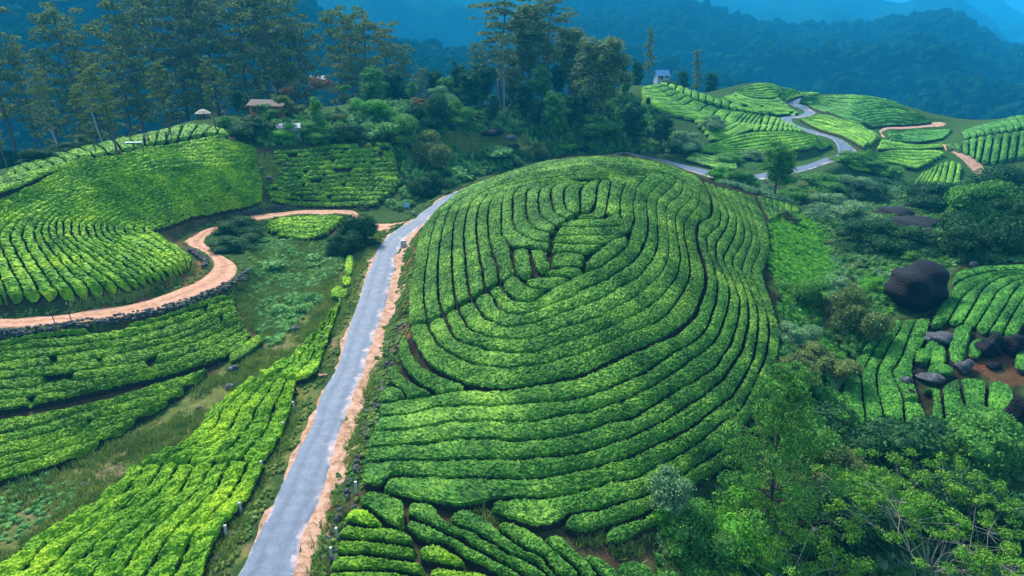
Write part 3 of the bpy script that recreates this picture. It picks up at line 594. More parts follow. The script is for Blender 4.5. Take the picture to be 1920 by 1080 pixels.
# the mound's front and right flank
G = 'tea hedges sweeping along the front of the mound'
f0 = [[(708,757),(764,749),(818,741),(879,730),(910,732),(962,731),(1014,721),(1060,713),(1100,702),(1152,677),(1204,654)],[(1204,654),(1258,631),(1290,607),(1307,587),(1314,565),(1324,538),(1325,507),(1319,482)],[(1319,482),(1310,453),(1308,432),(1313,417),(1335,403),(1335,372),(1328,357),(1320,342)]]
f1 = [[(712,780),(764,776),(816,765),(868,760),(920,760),(962,759),(1014,753),(1060,750),(1123,734),(1165,717),(1206,699),(1235,680)],[(1235,680),(1277,653),(1308,634),(1325,613),(1337,582),(1344,549),(1344,526),(1337,497),(1331,480)],[(1331,480),(1327,472),(1326,442),(1346,424),(1351,405),(1347,384),(1342,372),(1336,357),(1329,344)]]
f2 = [[(697,809),(785,803),(827,794),(858,790),(920,789),(972,791),(1004,790),(1035,782),(1092,774),(1144,759),(1186,742),(1227,722),(1261,699)],[(1261,699),(1288,680),(1325,655),(1346,630),(1358,601),(1366,567),(1367,542),(1358,517),(1344,489)],[(1344,489),(1343,476),(1343,457),(1360,430),(1366,409),(1362,392),(1352,370),(1342,350)]]
f3 = [[(685,840),(743,835),(785,834),(827,826),(868,822),(931,823),(962,826),(1004,824),(1056,816),(1092,809),(1144,790),(1186,782),(1227,757),(1269,732),(1300,715)],[(1300,715),(1340,688),(1365,653),(1381,615),(1387,570),(1383,549),(1371,520),(1360,497)],[(1360,497),(1357,480),(1369,459),(1379,438),(1381,424),(1378,400),(1366,376),(1355,354)]]
f4 = [[(681,867),(743,864),(827,861),(868,860),(920,859),(972,861),(1014,855),(1071,852),(1134,836),(1196,813),(1238,792),(1280,767),(1321,740)],[(1321,740),(1357,709),(1378,678),(1392,653),(1400,625),(1404,592),(1399,551),(1387,522),(1375,502)],[(1375,502),(1374,484),(1392,457),(1396,430),(1391,410),(1380,382),(1368,357)]]
f5 = [[(712,915),(729,895),(746,890),(787,892),(871,895),(954,898),(1000,896),(1046,889),(1108,878),(1140,867),(1181,856),(1248,824),(1290,803),(1332,772)],[(1332,772),(1369,745),(1386,720),(1402,695),(1415,660),(1421,620),(1422,590),(1414,560),(1402,530),(1390,508)],[(1390,508),(1392,498),(1400,474),(1410,447),(1406,426),(1395,390),(1383,360)]]
piece(f0, f1, 'tea hedge below the wide brown gap, topmost of the front sweep', G, T_MOUND)
piece(f1, f2, 'tea hedge of the front sweep, second below the brown gap', G, T_MOUND)
piece(f2, f3, 'tea hedge of the front sweep, third below the brown gap', G, T_MOUND)
piece(f3, f4, 'tea hedge of the front sweep, fourth below the brown gap', G, T_MOUND)
f4b = [[(678,905),(690,908),(712,912),(729,894),(746,889),(787,892),(871,895),(954,898),(1000,896),(1046,889),(1108,878),(1140,867),(1181,856),(1248,824),(1290,803),(1332,772)], f5[1], f5[2]]
piece(f4, f4b, 'tea hedge of the front sweep with a drooping bulge at its road end', G, T_MOUND)
f6 = [[(727,922),(787,936),(860,947),(912,940),(930,934),(1004,932),(1067,926),(1108,917),(1150,901),(1192,897),(1233,874),(1269,855),(1311,830),(1352,795)],[(1352,795),(1384,772),(1402,745),(1420,705),(1434,670),(1440,640),(1441,610),(1434,575),(1420,538),(1408,508)],[(1408,508),(1412,498),(1423,474),(1425,453),(1419,440),(1410,400),(1397,365)]]
piece([[(716,915),(730,898),(746,893)]+f5[0][3:], f5[1], f5[2]], f6, 'tea hedge of the front sweep starting beside the stony strip at the foot', G, T_MOUND)
f7 = [[(922,958),(962,974),(1004,984),(1046,978),(1062,967),(1077,960),(1129,953),(1171,938),(1223,920),(1265,899),(1311,868),(1352,843)],[(1352,843),(1380,820),(1405,785),(1428,745),(1444,710),(1456,680),(1462,640),(1458,605),(1448,570),(1436,535),(1428,508)],[(1428,508),(1434,498),(1442,467),(1441,440),(1432,405),(1415,370)]]
f6s = [[(925,938),(960,934),(1004,932),(1067,926),(1108,917),(1150,901),(1192,897),(1233,874),(1269,855),(1311,830),(1352,795)], f6[1], f6[2]]
piece(f6s, f7, 'long tea hedge rounding the mound foot, its left end over bare ground', G, T_MOUND)
piece([(1062,972),(1077,963),(1129,955),(1171,940),(1223,922),(1265,901),(1311,870),(1352,845),(1380,822)], [(1060,988),(1090,998),(1130,990),(1171,976),(1223,952),(1265,932),(1320,900),(1352,880),(1385,855)], 'low blunt tea hedge, last but one at the mound foot', G, T_MOUND)
piece([(1135,997),(1150,985),(1180,978),(1223,962),(1250,950)], [(1138,1015),(1165,1018),(1200,1000),(1235,982),(1258,965)], 'small dark clump of tea at the very foot of the mound', G, T_MOUND)
G = 'short tea hedges at the mound corner by the road'
piece([(764,632),(772,660),(790,685),(825,705),(866,720),(878,727)], [(746,645),(748,675),(765,700),(785,718),(806,729),(822,738)], 'wedge of tea hedge tapering beside the brown gap near the road', G, T_MOUND)
piece([(745,680),(755,700),(775,718),(800,732),(815,740)], [(730,690),(728,710),(740,722),(755,737),(764,746)], 'middle wedge of tea hedge at the mound corner beside the road', G, T_MOUND)
piece([(712,740),(722,728),(742,724),(760,743)], [(714,752),(735,753),(750,751),(762,748)], 'smallest corner wedge of tea hedge beside the road', G, T_MOUND)
ladder('short tea hedge from the left on the mound back spur under the trees', 'tea hedges on the back spur of the mound', [(1420,367),(1440,373),(1468,379),(1498,386)], [(1443,412),(1458,404),(1478,399),(1500,397)], 6, T_MOUND, gap=.1)

# foreground field
G = 'tea hedges in the foreground plot at the picture foot'
FG = [([(683,924),(717,924),(746,934),(756,942),(762,968)], [(671,945),(694,955),(725,980),(748,988)], 'broad dull tea hedge at the top corner of the foreground plot', T_MOUND),
 ([(652,957),(673,951),(698,963),(719,984)], [(645,978),(665,981),(690,986),(715,988)], 'small yellow-green triangle of tea in the foreground plot corner', T_BRIGHT),
 ([(645,985),(690,988),(725,988),(750,993),(778,1012)], [(627,1008),(660,1007),(700,1012),(745,1019),(775,1022)], 'level bright tea hedge, topmost of the foreground stack by the road', T_LOW),
 ([(635,1010),(700,1015),(745,1022),(777,1024)], [(631,1036),(683,1036),(725,1042),(778,1051)], 'level bright tea hedge, second in the foreground stack by the road', T_LOW),
 ([(628,1040),(683,1039),(725,1046),(778,1054),(795,1061)], [(617,1070),(650,1068),(700,1066),(740,1070),(796,1079)], 'level bright tea hedge, third in the foreground stack by the road', T_LOW),
 ([(615,1075),(650,1071),(700,1069),(740,1074),(790,1084)], [(605,1100),(650,1098),(700,1096),(790,1102)], 'level bright tea hedge cut by the picture foot beside the road', T_LOW),
 ([(787,1022),(819,1022),(850,1038),(875,1055)], [(787,1045),(800,1052),(840,1060),(870,1062)], 'short spindle of bright tea right of the foreground stack', T_LOW),
 ([(808,1062),(850,1067),(900,1072),(925,1085)], [(806,1085),(850,1092),(900,1100),(925,1102)], 'bright tea hedge cut by the picture foot under the short spindle', T_LOW),
 ([(765,976),(783,976),(819,995),(871,1020),(933,1053),(985,1082)], [(762,985),(785,1010),(830,1020),(870,1045),(920,1070),(960,1090)], 'slanting tea hedge, first of the diagonal foreground ones', T_MOUND),
 ([(766,943),(795,938),(815,950),(832,975),(862,990),(902,1007),(927,1023),(956,1042),(996,1058),(1035,1085)], [(765,965),(785,972),(821,992),(873,1017),(935,1050),(990,1082)], 'slanting tea hedge, second of the diagonal foreground ones', T_MOUND),
 ([(843,965),(870,955),(900,965),(920,980),(933,992),(958,1012),(985,1032),(1013,1047),(1027,1065),(1046,1082)], [(845,980),(865,987),(903,1004),(930,1022),(957,1040),(998,1056),(1038,1085)], 'slanting tea hedge, third of the diagonal foreground ones', T_MOUND),
 ([(932,983),(955,978),(990,990),(1018,1008),(1035,1032),(1056,1047),(1080,1068),(1096,1084)], [(933,990),(960,1010),(988,1030),(1016,1045),(1030,1062),(1050,1082)], 'slanting tea hedge, fourth of the diagonal foreground ones', T_MOUND),
 ([(1022,1010),(1050,1005),(1077,1028),(1100,1049),(1121,1076),(1130,1090)], [(1022,1014),(1038,1034),(1060,1049),(1082,1068),(1100,1086)], 'slanting tea hedge, fifth of the diagonal foreground ones', T_MOUND),
 ([(1092,1046),(1115,1040),(1140,1053),(1160,1070),(1170,1090)], [(1095,1052),(1110,1062),(1125,1078),(1135,1092)], 'last and shortest diagonal tea hedge of the foreground plot', T_MOUND),
 ([(1155,1058),(1185,1050),(1215,1060),(1230,1080)], [(1158,1080),(1180,1090),(1210,1096),(1228,1092)], 'dark round tea bush right of the diagonal foreground hedges', T_MOUND)]
for a, b_, s, m_ in FG: piece(a, b_, s, G, m_)

# terraced field under the dirt track
G = 'tea hedges stepping down below the dirt track'
D = [[(-40,642),(21,632),(83,623),(167,615),(250,602),(312,587),(370,566),(402,556),(436,549)],
     [(-40,655),(62,636),(125,629),(187,622),(250,611),(317,596),(365,580),(405,566),(440,556)],
     [(-40,664),(58,653),(125,648),(187,640),(250,628),(317,611),(370,593),(412,578),(444,570)],
     [(-40,680),(62,670),(125,663),(187,653),(240,647),(317,630),(370,610),(412,592),(444,582)],
     [(-40,698),(62,688),(125,680),(187,670),(250,657),(325,640),(375,622),(415,605),(450,592)],
     [(-40,718),(62,705),(125,699),(187,690),(254,680),(312,659),(375,638),(415,620),(455,602)],
     [(-40,736),(62,724),(94,717),(167,711),(240,701),(292,684),(354,663),(410,642),(462,612)],
     [(-40,752),(62,742),(104,734),(177,726),(240,709),(302,695),(354,680),(410,660),(470,628)],
     [(-40,772),(62,758),(125,746),(187,731),(250,716),(310,703),(360,689),(410,672),(455,650)]]
fam('tea hedge down from the stone wall under the dirt track', G, D, [1]*8, T_LOW, h=.85, gap=.2, brk=.05, bump=.05, bush=.07)
piece([(428,668),(455,645),(475,632),(488,625)], [(432,680),(460,664),(480,650),(493,638)], 'stray tea hedge at the right tip below the dirt track', G, T_LOW, h=.8)
D2 = [[(-40,800),(0,787),(104,767),(177,756),(250,733),(333,708),(395,690)],[(-40,822),(0,812),(62,799),(115,783),(187,764),(271,744),(350,722)],[(-40,845),(0,833),(83,814),(146,793),(208,778),(271,762),(325,745)],
      [(-40,868),(0,856),(62,841),(125,820),(187,804),(229,791),(265,779)],[(-40,890),(0,878),(62,860),(104,845),(146,833),(200,822)],[(-40,912),(0,900),(42,889),(83,876),(125,860)]]
fam('tea hedge below the bare brown step in the lower left field', G, D2, [1]*5, T_LOW, h=.85, gap=.2, brk=.05, bump=.05, bush=.07)

# left hill
G = 'tea hedges curving round the left hill'
E0 = [[(480,277),(430,262),(400,255),(300,273),(240,286),(180,298),(112,322),(70,343),(30,362),(0,377),(-60,400)],[(-60,400),(-110,430),(-125,480),(-110,530),(-90,560),(-60,575)]]
E1 = [[(480,300),(400,313),(292,320),(208,336),(125,355),(62,380),(0,417),(-18,435)],[(-18,435),(-25,455),(-12,490),(5,530),(15,562)]]
E2 = [[(485,312),(400,326),(300,337),(218,354),(145,374),(90,398),(68,422)],[(68,422),(64,440),(75,465),(100,500),(125,530),(145,556)]]
E3 = [[(490,325),(400,342),(312,354),(229,372),(167,392),(125,412),(118,424)],[(118,424),(120,440),(130,452),(165,478),(200,502),(235,525),(252,540)]]
E4 = [[(492,345),(396,360),(312,373),(250,390),(198,407),(177,421)],[(177,421),(177,433),(188,448),(219,464),(258,486),(288,508),(305,522)]]
E5 = [[(492,360),(400,379),(312,397),(245,412),(217,422)],[(217,422),(214,430),(222,442),(250,456),(285,472),(320,493),(338,509)]]
E6 = [[(490,375),(430,392),(380,402),(350,412),(310,425),(289,430)],[(289,430),(288,435),(300,443),(325,457),(348,472),(360,483),(354,496)]]
fam('tea hedge down from the left hill crest', G, [E0, E1, E2, E3, E4, E5, E6], [8, 4, 4, 4, 3, 4], T_BRIGHT, h=.9, gap=.15, brk=.0, bump=.05, bush=.07)
G = 'tea hedges on the strip behind the left hill'
ladder('short tea hedge from the left on the strip behind the left hill', G, [(15,322),(40,308),(100,288),(180,270),(240,257),(300,244),(345,233),(400,236),(425,246)], [(0,346),(55,331),(110,309),(178,290),(240,279),(300,266),(350,257),(400,250),(428,254)], 18, T_FAR, gap=.18)
fam('long tea hedge above the dark cutting at the left edge', G, [[(-40,335),(0,330),(60,320),(110,308),(165,293)],[(-40,352),(0,345),(60,332),(110,316),(172,295)],[(-40,374),(0,360),(50,343),(100,322),(178,298)]], [1, 1], T_BRIGHT)

# middle plots
G = 'tea hedges in the plot under the white-roofed shed'
F1 = [[(512,281),(600,274),(680,268),(735,268)],[(520,338),(600,336),(680,332),(750,330)],[(496,351),(560,352),(640,350),(744,352)],[(508,374),(560,385),(640,386),(705,384)]]
fam('tea hedge down in the plot under the white-roofed shed', G, F1, [7, 2, 4], T_LOW, h=.85, gap=.22, brk=.12, bump=.05, bush=.08)
G = 'tea hedges in the small lens beside the dirt track'
fam('little tea hedge down in the lens beside the dirt track', G, [[(490,414),(540,405),(600,402),(648,406)],[(525,441),(560,447),(588,445),(612,436)]], [5], T_BRIGHT, brk=.1, gap=.2, bump=.05)

# roadside strip
G = 'ragged tea hedges along the roadside fence'
def flipped(cvs, *a, **k): fam(*a[:2], cvs, *a[2:], **k)
fam('ragged tea hedge from the hollow in the near roadside strip', G, [[(-80,1120),(0,1058),(60,1012),(150,957),(215,907),(245,872)],[(372,1095),(402,1020),(432,970),(472,920),(500,862)]], [8], T_BRIGHT, h=.95, bump=.05, bush=.1, gap=.14, lump=.2)
fam('ragged tea hedge from the hollow in the middle roadside strip', G, [[(252,868),(330,835),(375,800),(385,775),(430,738),(470,706)],[(503,857),(535,797),(548,752),(556,716)]], [5], T_BRIGHT, h=.95, bump=.05, bush=.1, gap=.14, lump=.2)
fam('tea hedge from the hollow in the far roadside strip', G, [[(478,702),(530,675),(570,642),(598,612),(622,580)],[(560,710),(594,695),(612,645),(628,600),(640,562)]], [3], T_BRIGHT, h=.9, bump=.05, bush=.1, gap=.14, lump=.2)
piece([(646,485),(652,478),(664,478)], [(646,512),(652,514),(660,512)], 'upright clump of tea on the verge, farthest up the roadside', G, T_BRIGHT)
piece([(640,522),(646,517),(658,516)], [(640,532),(650,533),(657,531)], 'tiny round tea clump on the verge, middle of three', G, T_BRIGHT)
piece([(618,545),(635,536),(652,540)], [(620,556),(636,558),(650,556)], 'squat tea clump on the verge, nearest of three', G, T_BRIGHT)

# rocky field on the right
G = 'tea hedges in the rocky field on the right'
J = {'top': [(1786,521),(1800,508),(1850,499),(1940,497)], 'ga': [(1790,531),(1807,522),(1841,512),(1880,507),(1940,507)],
 'gb': [(1776,603),(1791,580),(1799,563),(1812,549),(1832,534),(1857,522),(1885,514),(1940,509)], 'g0': [(1745,613),(1750,597),(1763,574),(1785,543),(1792,533),(1808,524),(1841,514),(1880,509)],
 'gc': [(1805,605),(1818,584),(1832,559),(1845,540),(1866,526),(1890,518),(1940,512)], 'gd': [(1828,613),(1847,584),(1862,559),(1870,547),(1887,536),(1905,526),(1945,518)],
 'ge': [(1853,624),(1870,597),(1887,570),(1901,547),(1916,534),(1950,524)], 'gf': [(1882,626),(1895,597),(1912,570),(1922,555),(1955,535)], 'gg': [(1908,632),(1925,600),(1942,572),(1960,552)]}
for a, b_, s in [('top','ga','highest tea hedge beyond the giant boulder, along the thicket edge'),('g0','gb','tea hedge hugging the right side of the giant boulder'),('gb','gc','second tea hedge right of the giant boulder'),('gc','gd','third tea hedge right of the giant boulder'),('gd','ge','fourth tea hedge right of the giant boulder'),('ge','gf','fifth tea hedge right of the giant boulder'),('gf','gg','sixth tea hedge right of the giant boulder, at the picture edge')]:
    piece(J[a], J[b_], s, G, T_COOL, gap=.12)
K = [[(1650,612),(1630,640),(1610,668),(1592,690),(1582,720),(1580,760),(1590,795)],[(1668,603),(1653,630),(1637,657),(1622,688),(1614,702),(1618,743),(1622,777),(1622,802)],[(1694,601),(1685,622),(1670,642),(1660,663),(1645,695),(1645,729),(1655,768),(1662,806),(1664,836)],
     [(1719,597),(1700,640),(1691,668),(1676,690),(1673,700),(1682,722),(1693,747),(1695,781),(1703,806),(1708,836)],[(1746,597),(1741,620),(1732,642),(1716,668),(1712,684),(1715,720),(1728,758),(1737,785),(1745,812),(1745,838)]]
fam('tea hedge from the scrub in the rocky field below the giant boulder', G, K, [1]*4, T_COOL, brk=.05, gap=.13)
piece([(1746,622),(1738,642),(1728,660),(1722,680)], [(1785,622),(1768,640),(1752,655),(1744,676)], 'short tea hedge between the giant boulder and the flat grey slab', G, T_COOL)
piece([(1790,612),(1812,608),(1824,616)], [(1778,648),(1786,676),(1806,684)], 'rounded tea block right of the flat grey slab', G, T_COOL)
piece([(1745,650),(1760,646),(1775,650)], [(1742,680),(1758,684),(1776,680)], 'small square tea block under the flat grey slab', G, T_COOL)
K2 = [[(1722,735),(1740,728),(1748,740),(1745,780),(1747,836)],[(1767,724),(1769,754),(1773,785),(1780,808),(1787,836)],[(1798,708),(1805,743),(1816,781),(1826,818)],[(1853,712),(1849,750),(1855,789),(1868,812)],[(1897,722),(1905,755),(1903,785),(1882,815)]]
fam('tea hedge right of the pale slabs in the lower rocky field', G, K2, [1]*4, T_COOL, brk=.0, gap=.2)
piece([(1716,655),(1730,652),(1744,656)], [(1714,676),(1728,680),(1741,678)], 'small tea block left of the square one under the flat slab', G, T_COOL)
piece([(1740,686),(1762,680),(1790,690)], [(1742,700),(1765,703),(1788,702)], 'low tea clump just above the pale slab', G, T_COOL)
piece([(1818,640),(1835,634),(1848,640)], [(1818,664),(1832,670),(1842,664)], 'small tea block left of the two dark boulders', G, T_COOL)
piece([(1905,660),(1925,655),(1950,660)], [(1905,690),(1925,696),(1950,690)], 'tea block at the right picture edge by the two dark boulders', G, T_COOL)

# far fields
G = 'tea hedges on the far hillside left of the winding road'
a_ = [(1203,163),(1222,159),(1236,158)]; b1 = [(1203,197),(1260,196),(1290,193),(1301,187)]; c_ = [(1290,211),(1330,207),(1354,206),(1359,203)]
d_ = [(1300,223),(1350,226),(1388,219),(1401,211)]; e_ = [(1325,252),(1385,247),(1415,232),(1428,216)]; f_ = [(1332,263),(1372,257),(1402,245),(1418,240)]
fam('hooked tea hedge down the far hillside left of the winding road', G, [a_, b1, d_, e_, f_], [5, 4, 4, 1], T_FAR, h=1.0, gap=.24)
ladder('upright tea hedge from the left above the lens field', G, [(1432,217),(1452,219),(1478,229),(1508,243)], [(1410,245),(1440,246),(1475,246),(1503,247)], 9, T_FAR, h=1.0, gap=.25)
ladder('short tea hedge from the left above the dark divider line', 'tea hedges above the dark divider of the far hillside', [(1240,154),(1277,162),(1307,171),(1345,184),(1400,205),(1440,212)], [(1236,157),(1288,180),(1327,191),(1373,203),(1420,211),(1444,215)], 14, T_FAR, h=1.0, gap=.24)
fam('tea hedge down on the saddle below the far crest', 'tea hedges on the saddle below the far crest', [[(1378,171),(1407,183),(1448,186),(1468,187)],[(1347,186),(1390,205),(1448,213),(1500,212)]], [6], T_FAR, h=1.0, gap=.24, brk=.08)
fam('tea hedge down on the highest far crest', 'tea hedges on the highest far crest', [[(1378,169),(1400,161),(1440,156),(1485,157),(1510,163),(1538,174)],[(1382,173),(1407,181),(1448,183),(1500,180),(1538,176)]], [6], T_FAR, h=1.0, gap=.24)
fam('tea hedge down the lens field inside the road bend', 'tea hedges in the lens field inside the road bend', [[(1312,279),(1337,268),(1385,253),(1415,248),(1480,247),(1530,256),(1560,268)],[(1315,284),(1345,286),(1400,289),(1450,287),(1500,281),(1530,276),(1560,271)]], [7], T_FAR, h=1.0, gap=.22)
fam('dark tea hedge down beside the road below the lens field', 'dark tea hedges between the lens field and the road', [[(1300,285),(1315,288),(1345,293),(1380,301)],[(1283,299),(1310,306),(1345,315),(1385,318)]], [4], T_MOUND)
H2 = 'tea hedges on the dark-sided far hill right of the winding road'
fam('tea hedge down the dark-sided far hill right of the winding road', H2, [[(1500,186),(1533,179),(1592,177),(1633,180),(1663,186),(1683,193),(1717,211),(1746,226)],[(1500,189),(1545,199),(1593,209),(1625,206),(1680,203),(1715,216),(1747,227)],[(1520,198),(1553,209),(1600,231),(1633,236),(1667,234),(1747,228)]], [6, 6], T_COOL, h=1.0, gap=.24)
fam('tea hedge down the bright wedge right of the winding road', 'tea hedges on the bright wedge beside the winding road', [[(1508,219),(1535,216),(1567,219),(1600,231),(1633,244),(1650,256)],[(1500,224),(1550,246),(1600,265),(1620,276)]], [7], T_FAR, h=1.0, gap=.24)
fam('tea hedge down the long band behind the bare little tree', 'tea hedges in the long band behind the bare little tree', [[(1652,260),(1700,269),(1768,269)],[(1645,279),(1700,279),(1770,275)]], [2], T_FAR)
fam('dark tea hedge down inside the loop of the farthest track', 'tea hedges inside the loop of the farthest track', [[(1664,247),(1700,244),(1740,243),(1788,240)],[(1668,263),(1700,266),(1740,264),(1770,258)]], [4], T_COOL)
fam('tea hedge down right of the road bend', 'tea hedges right of the road bend', [[(1607,290),(1633,283),(1683,281),(1750,281),(1775,288)],[(1610,296),(1640,301),(1680,306),(1715,315),(1738,306)]], [5], T_FAR, h=1.0, gap=.22)
fam('tea hedge down the small bank below the road bend', 'tea hedges on the small bank below the road bend', [[(1595,299),(1640,305),(1690,314)],[(1590,310),(1640,322),(1690,324)]], [3], T_FAR)
ladder('upright tea hedge from the left in the hollow past the track', 'upright tea hedges in the hollow past the track', [(1730,322),(1750,314),(1770,304),(1787,300),(1805,312)], [(1682,372),(1700,370),(1730,358),(1760,350),(1800,342)], 8, T_FAR, h=1.0, gap=.28)
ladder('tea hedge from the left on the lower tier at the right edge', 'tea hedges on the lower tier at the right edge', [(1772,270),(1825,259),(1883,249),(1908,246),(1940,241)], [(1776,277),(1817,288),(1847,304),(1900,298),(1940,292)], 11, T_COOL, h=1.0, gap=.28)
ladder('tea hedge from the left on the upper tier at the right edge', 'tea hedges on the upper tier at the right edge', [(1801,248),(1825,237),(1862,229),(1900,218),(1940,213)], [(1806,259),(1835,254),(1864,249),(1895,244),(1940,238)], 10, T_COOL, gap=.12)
print('hedges', hedge.n)

# ------------------------------------------------------------------ vegetation prototypes
def gp(u, v):
    x, y = hit([(u, v)])[0]; return np.array([x, y, float(ter(x, y))])
def dist(p): return math.sqrt(p[0]**2 + p[1]**2 + (p[2]-CAMZ)**2)
def bushmesh(name, mat, seed, n=900, size=.1, kind='round'):
    r = np.random.default_rng(seed); lob = []
    if kind == 'round':
        ox, oy = r.uniform(.75, 1.2, 2)
        for k in range(19):
            a = r.uniform(0, 6.28); d = r.uniform(.05, .8); s = r.uniform(.16, .38)
            lob.append((d*math.cos(a)*ox, d*math.sin(a)*oy, r.uniform(.12, 1.05) * (1.2 - d*.75), s*r.uniform(.8, 1.3), s*r.uniform(.8, 1.3), s*r.uniform(.6, 1.)))
        lob.append((0, 0, .4, .5*ox, .5*oy, .42))
    elif kind == 'low':
        for k in range(10):
            a = r.uniform(0, 6.28); d = r.uniform(.1, .8); s = r.uniform(.2, .36)
            lob.append((d*math.cos(a), d*math.sin(a), r.uniform(.1, .55), s, s, s*.9))
    elif kind == 'layer':
        for k in range(14):
            a = r.uniform(0, 6.28); d = r.uniform(.1, .75); s = r.uniform(.25, .42)
            lob.append((d*math.cos(a), d*math.sin(a), r.uniform(.5, 1.25) - d*.35, s, s, s*.35))
    v, f, a = lobecloud(lob, n, size, r, core=.72 if kind != 'layer' else .6)
    return mesh(name, v, f, mat, var=a)
BUSH = {}
for nm_, mt_, kd_, nn_, sz_ in [('dark', L_DARK, 'round', 1300, .075), ('mid', L_MID, 'round', 1200, .075), ('bright', L_BRIGHT, 'round', 1000, .08), ('olive', L_OLIVE, 'round', 1300, .06),
    ('brown', L_BROWN, 'layer', 900, .06), ('grey', L_GREY, 'round', 1300, .06), ('weed', L_WEED, 'low', 700, .09), ('yellow', L_YEL, 'low', 700, .09), ('greyl', L_GREY, 'layer', 1000, .06)]:
    BUSH[nm_] = [bushmesh('bush_leaves', mt_, 100 + 7*k + len(nm_), nn_, sz_, kd_) for k in range(3)]
for nm_, mt_ in [('dark', L_DARK), ('mid', L_MID), ('olive', L_OLIVE), ('grey', L_GREY), ('bright', L_BRIGHT)]: BUSH['F' + nm_] = [bushmesh('bush_leaves', mt_, 900 + k + len(nm_), 7000, .032, 'round') for k in range(2)]
nb = 0
def bush(u, v, wpx, hpx, kind, label, group=None, cat='bush'):
    global nb
    p = gp(u, v); D = dist(p); s = wpx / 2 * D / FPX; hz = hpx * D / FPX / 1.35; nb += 1
    M_ = BUSH['F' + kind] if s > 2.3 and 'F' + kind in BUSH else BUSH[kind]
    o = obj('bush', M_[nb % len(M_)], (p[0], p[1] + s*.6, float(ter(p[0], p[1] + s*.6)) - .12*hz), rng.uniform(0, 6.28), (s*1.05, s*1.05, hz))
    return tag(o, label, cat, group)

def limbs(r, H, n, z0, z1, up, ln, trunk_r, lean=(0, 0), wob=.02):
    """trunk and limbs; returns parts and limb ends"""
    zz = np.linspace(0, 1, 9); path = np.stack([lean[0]*zz**1.3 + wob*np.sin(zz*5 + r.uniform(0, 6)), lean[1]*zz + wob*np.cos(zz*4 + r.uniform(0, 6)), zz], 1) * H
    rad = trunk_r * (1 - .85 * zz); parts = [tube(path, rad, 7)]; ends = []
    for k in range(n):
        t = z0 + (z1 - z0) * (k + r.uniform(0, 1)) / n; b = np.array([np.interp(t, zz, path[:, i]) for i in range(3)])
        a = k * 2.4 + r.uniform(-.5, .5); L = ln(t) * r.uniform(.6, 1.15) * H; u_ = up * r.uniform(.6, 1.3)
        d = np.array([math.cos(a) * math.cos(u_), math.sin(a) * math.cos(u_), math.sin(u_)])
        e = b + d * L; m_ = b + d * L * .5 + (0, 0, -.06 * L)
        parts.append(tube([b, m_, e], [trunk_r * .35 * (1.1 - t), trunk_r * .22 * (1.1 - t), trunk_r * .06], 5)); ends.append((e, L, d)); ends.append((m_ + r.normal(size=3) * .08 * L, L * .6, d))
    return parts, ends, path
def treemesh(kind, seed, leafm=L_TREE, barkm=BARK):
    r = np.random.default_rng(seed); H = 1.
    if kind == 'silver':
        parts, ends, path = limbs(r, H, 30, .38, .98, .75, lambda t: .05 + .15 * math.sin(math.pi * min(1, max(0, (t - .22) / .95))), .013, (r.uniform(-.05, .05), r.uniform(-.04, .04)))
        lob = [(e[0], e[1], e[2], s, s, s * .42) for e, L, d in ends for s in [r.uniform(.024, .052)]]; lob.append((*path[-1], .035, .035, .03))
        cr = lobecloud(lob, 5200, .008, r, core=.3, low=-.5, tilt=.9)
    elif kind == 'spire':
        parts, ends, path = limbs(r, H, 26, .25, .97, .5, lambda t: .04 + .07 * (1.05 - t), .011)
        lob = [(e[0], e[1], e[2], s, s, s * .6) for e, L, d in ends for s in [r.uniform(.022, .04)]]
        cr = lobecloud(lob, 2600, .009, r, core=.4, low=-.8)
    elif kind == 'broad':
        parts, ends, path = limbs(r, H * .8, 26, .3, .98, .7, lambda t: .16 + .22 * math.sin(min(1, (1.1 - t)) * 2), .025)
        lob = [(e[0], e[1], e[2], s, s, s * .7) for e, L, d in ends for s in [r.uniform(.07, .12)]]
        cr = lobecloud(lob, 6500, .0125, r, core=.62, low=-.6)
    elif kind == 'umbrella':
        parts, ends, path = limbs(r, H * .75, 18, .5, .98, .55, lambda t: .3 + .2 * t, .02)
        lob = [(e[0], e[1], .62 + .3 * e[2] + r.uniform(-.05, .05), s * 1.3, s * 1.3, s * .42) for e, L, d in ends for s in [r.uniform(.08, .13)]]
        cr = lobecloud(lob, 4200, .014, r, core=.5, low=-.5)
    elif kind == 'feather':
        parts, ends, path = limbs(r, H, 60, .12, .98, .35, lambda t: .06 + .42 * (1.03 - t) ** .8, .016)
        lob = [(e[0], e[1], e[2] - .01, s, s, s * .6) for e, L, d in ends for s in [r.uniform(.03, .06)]]
        cr = lobecloud(lob, 15000, .0085, r, core=.0, low=-.9)
    elif kind == 'bare':
        parts, ends, path = limbs(r, H * .9, 26, .3, .98, .9, lambda t: .12 + .2 * t, .03)
        for e, L, d in ends: parts.append(tube([e, e + (r.normal(size=3) * .3 + d + (0, 0, .6)) * .1], [.004, .002], 4))
        lob = [(e[0], e[1], e[2], .06, .06, .05) for e, L, d in ends]; cr = lobecloud(lob, 500, .012, r, core=0, low=-.9)
    tv = join(parts)
    return mesh('trunk', tv[0], tv[1], barkm, smooth_=True), mesh('crown', cr[0], cr[1], leafm, var=cr[2])
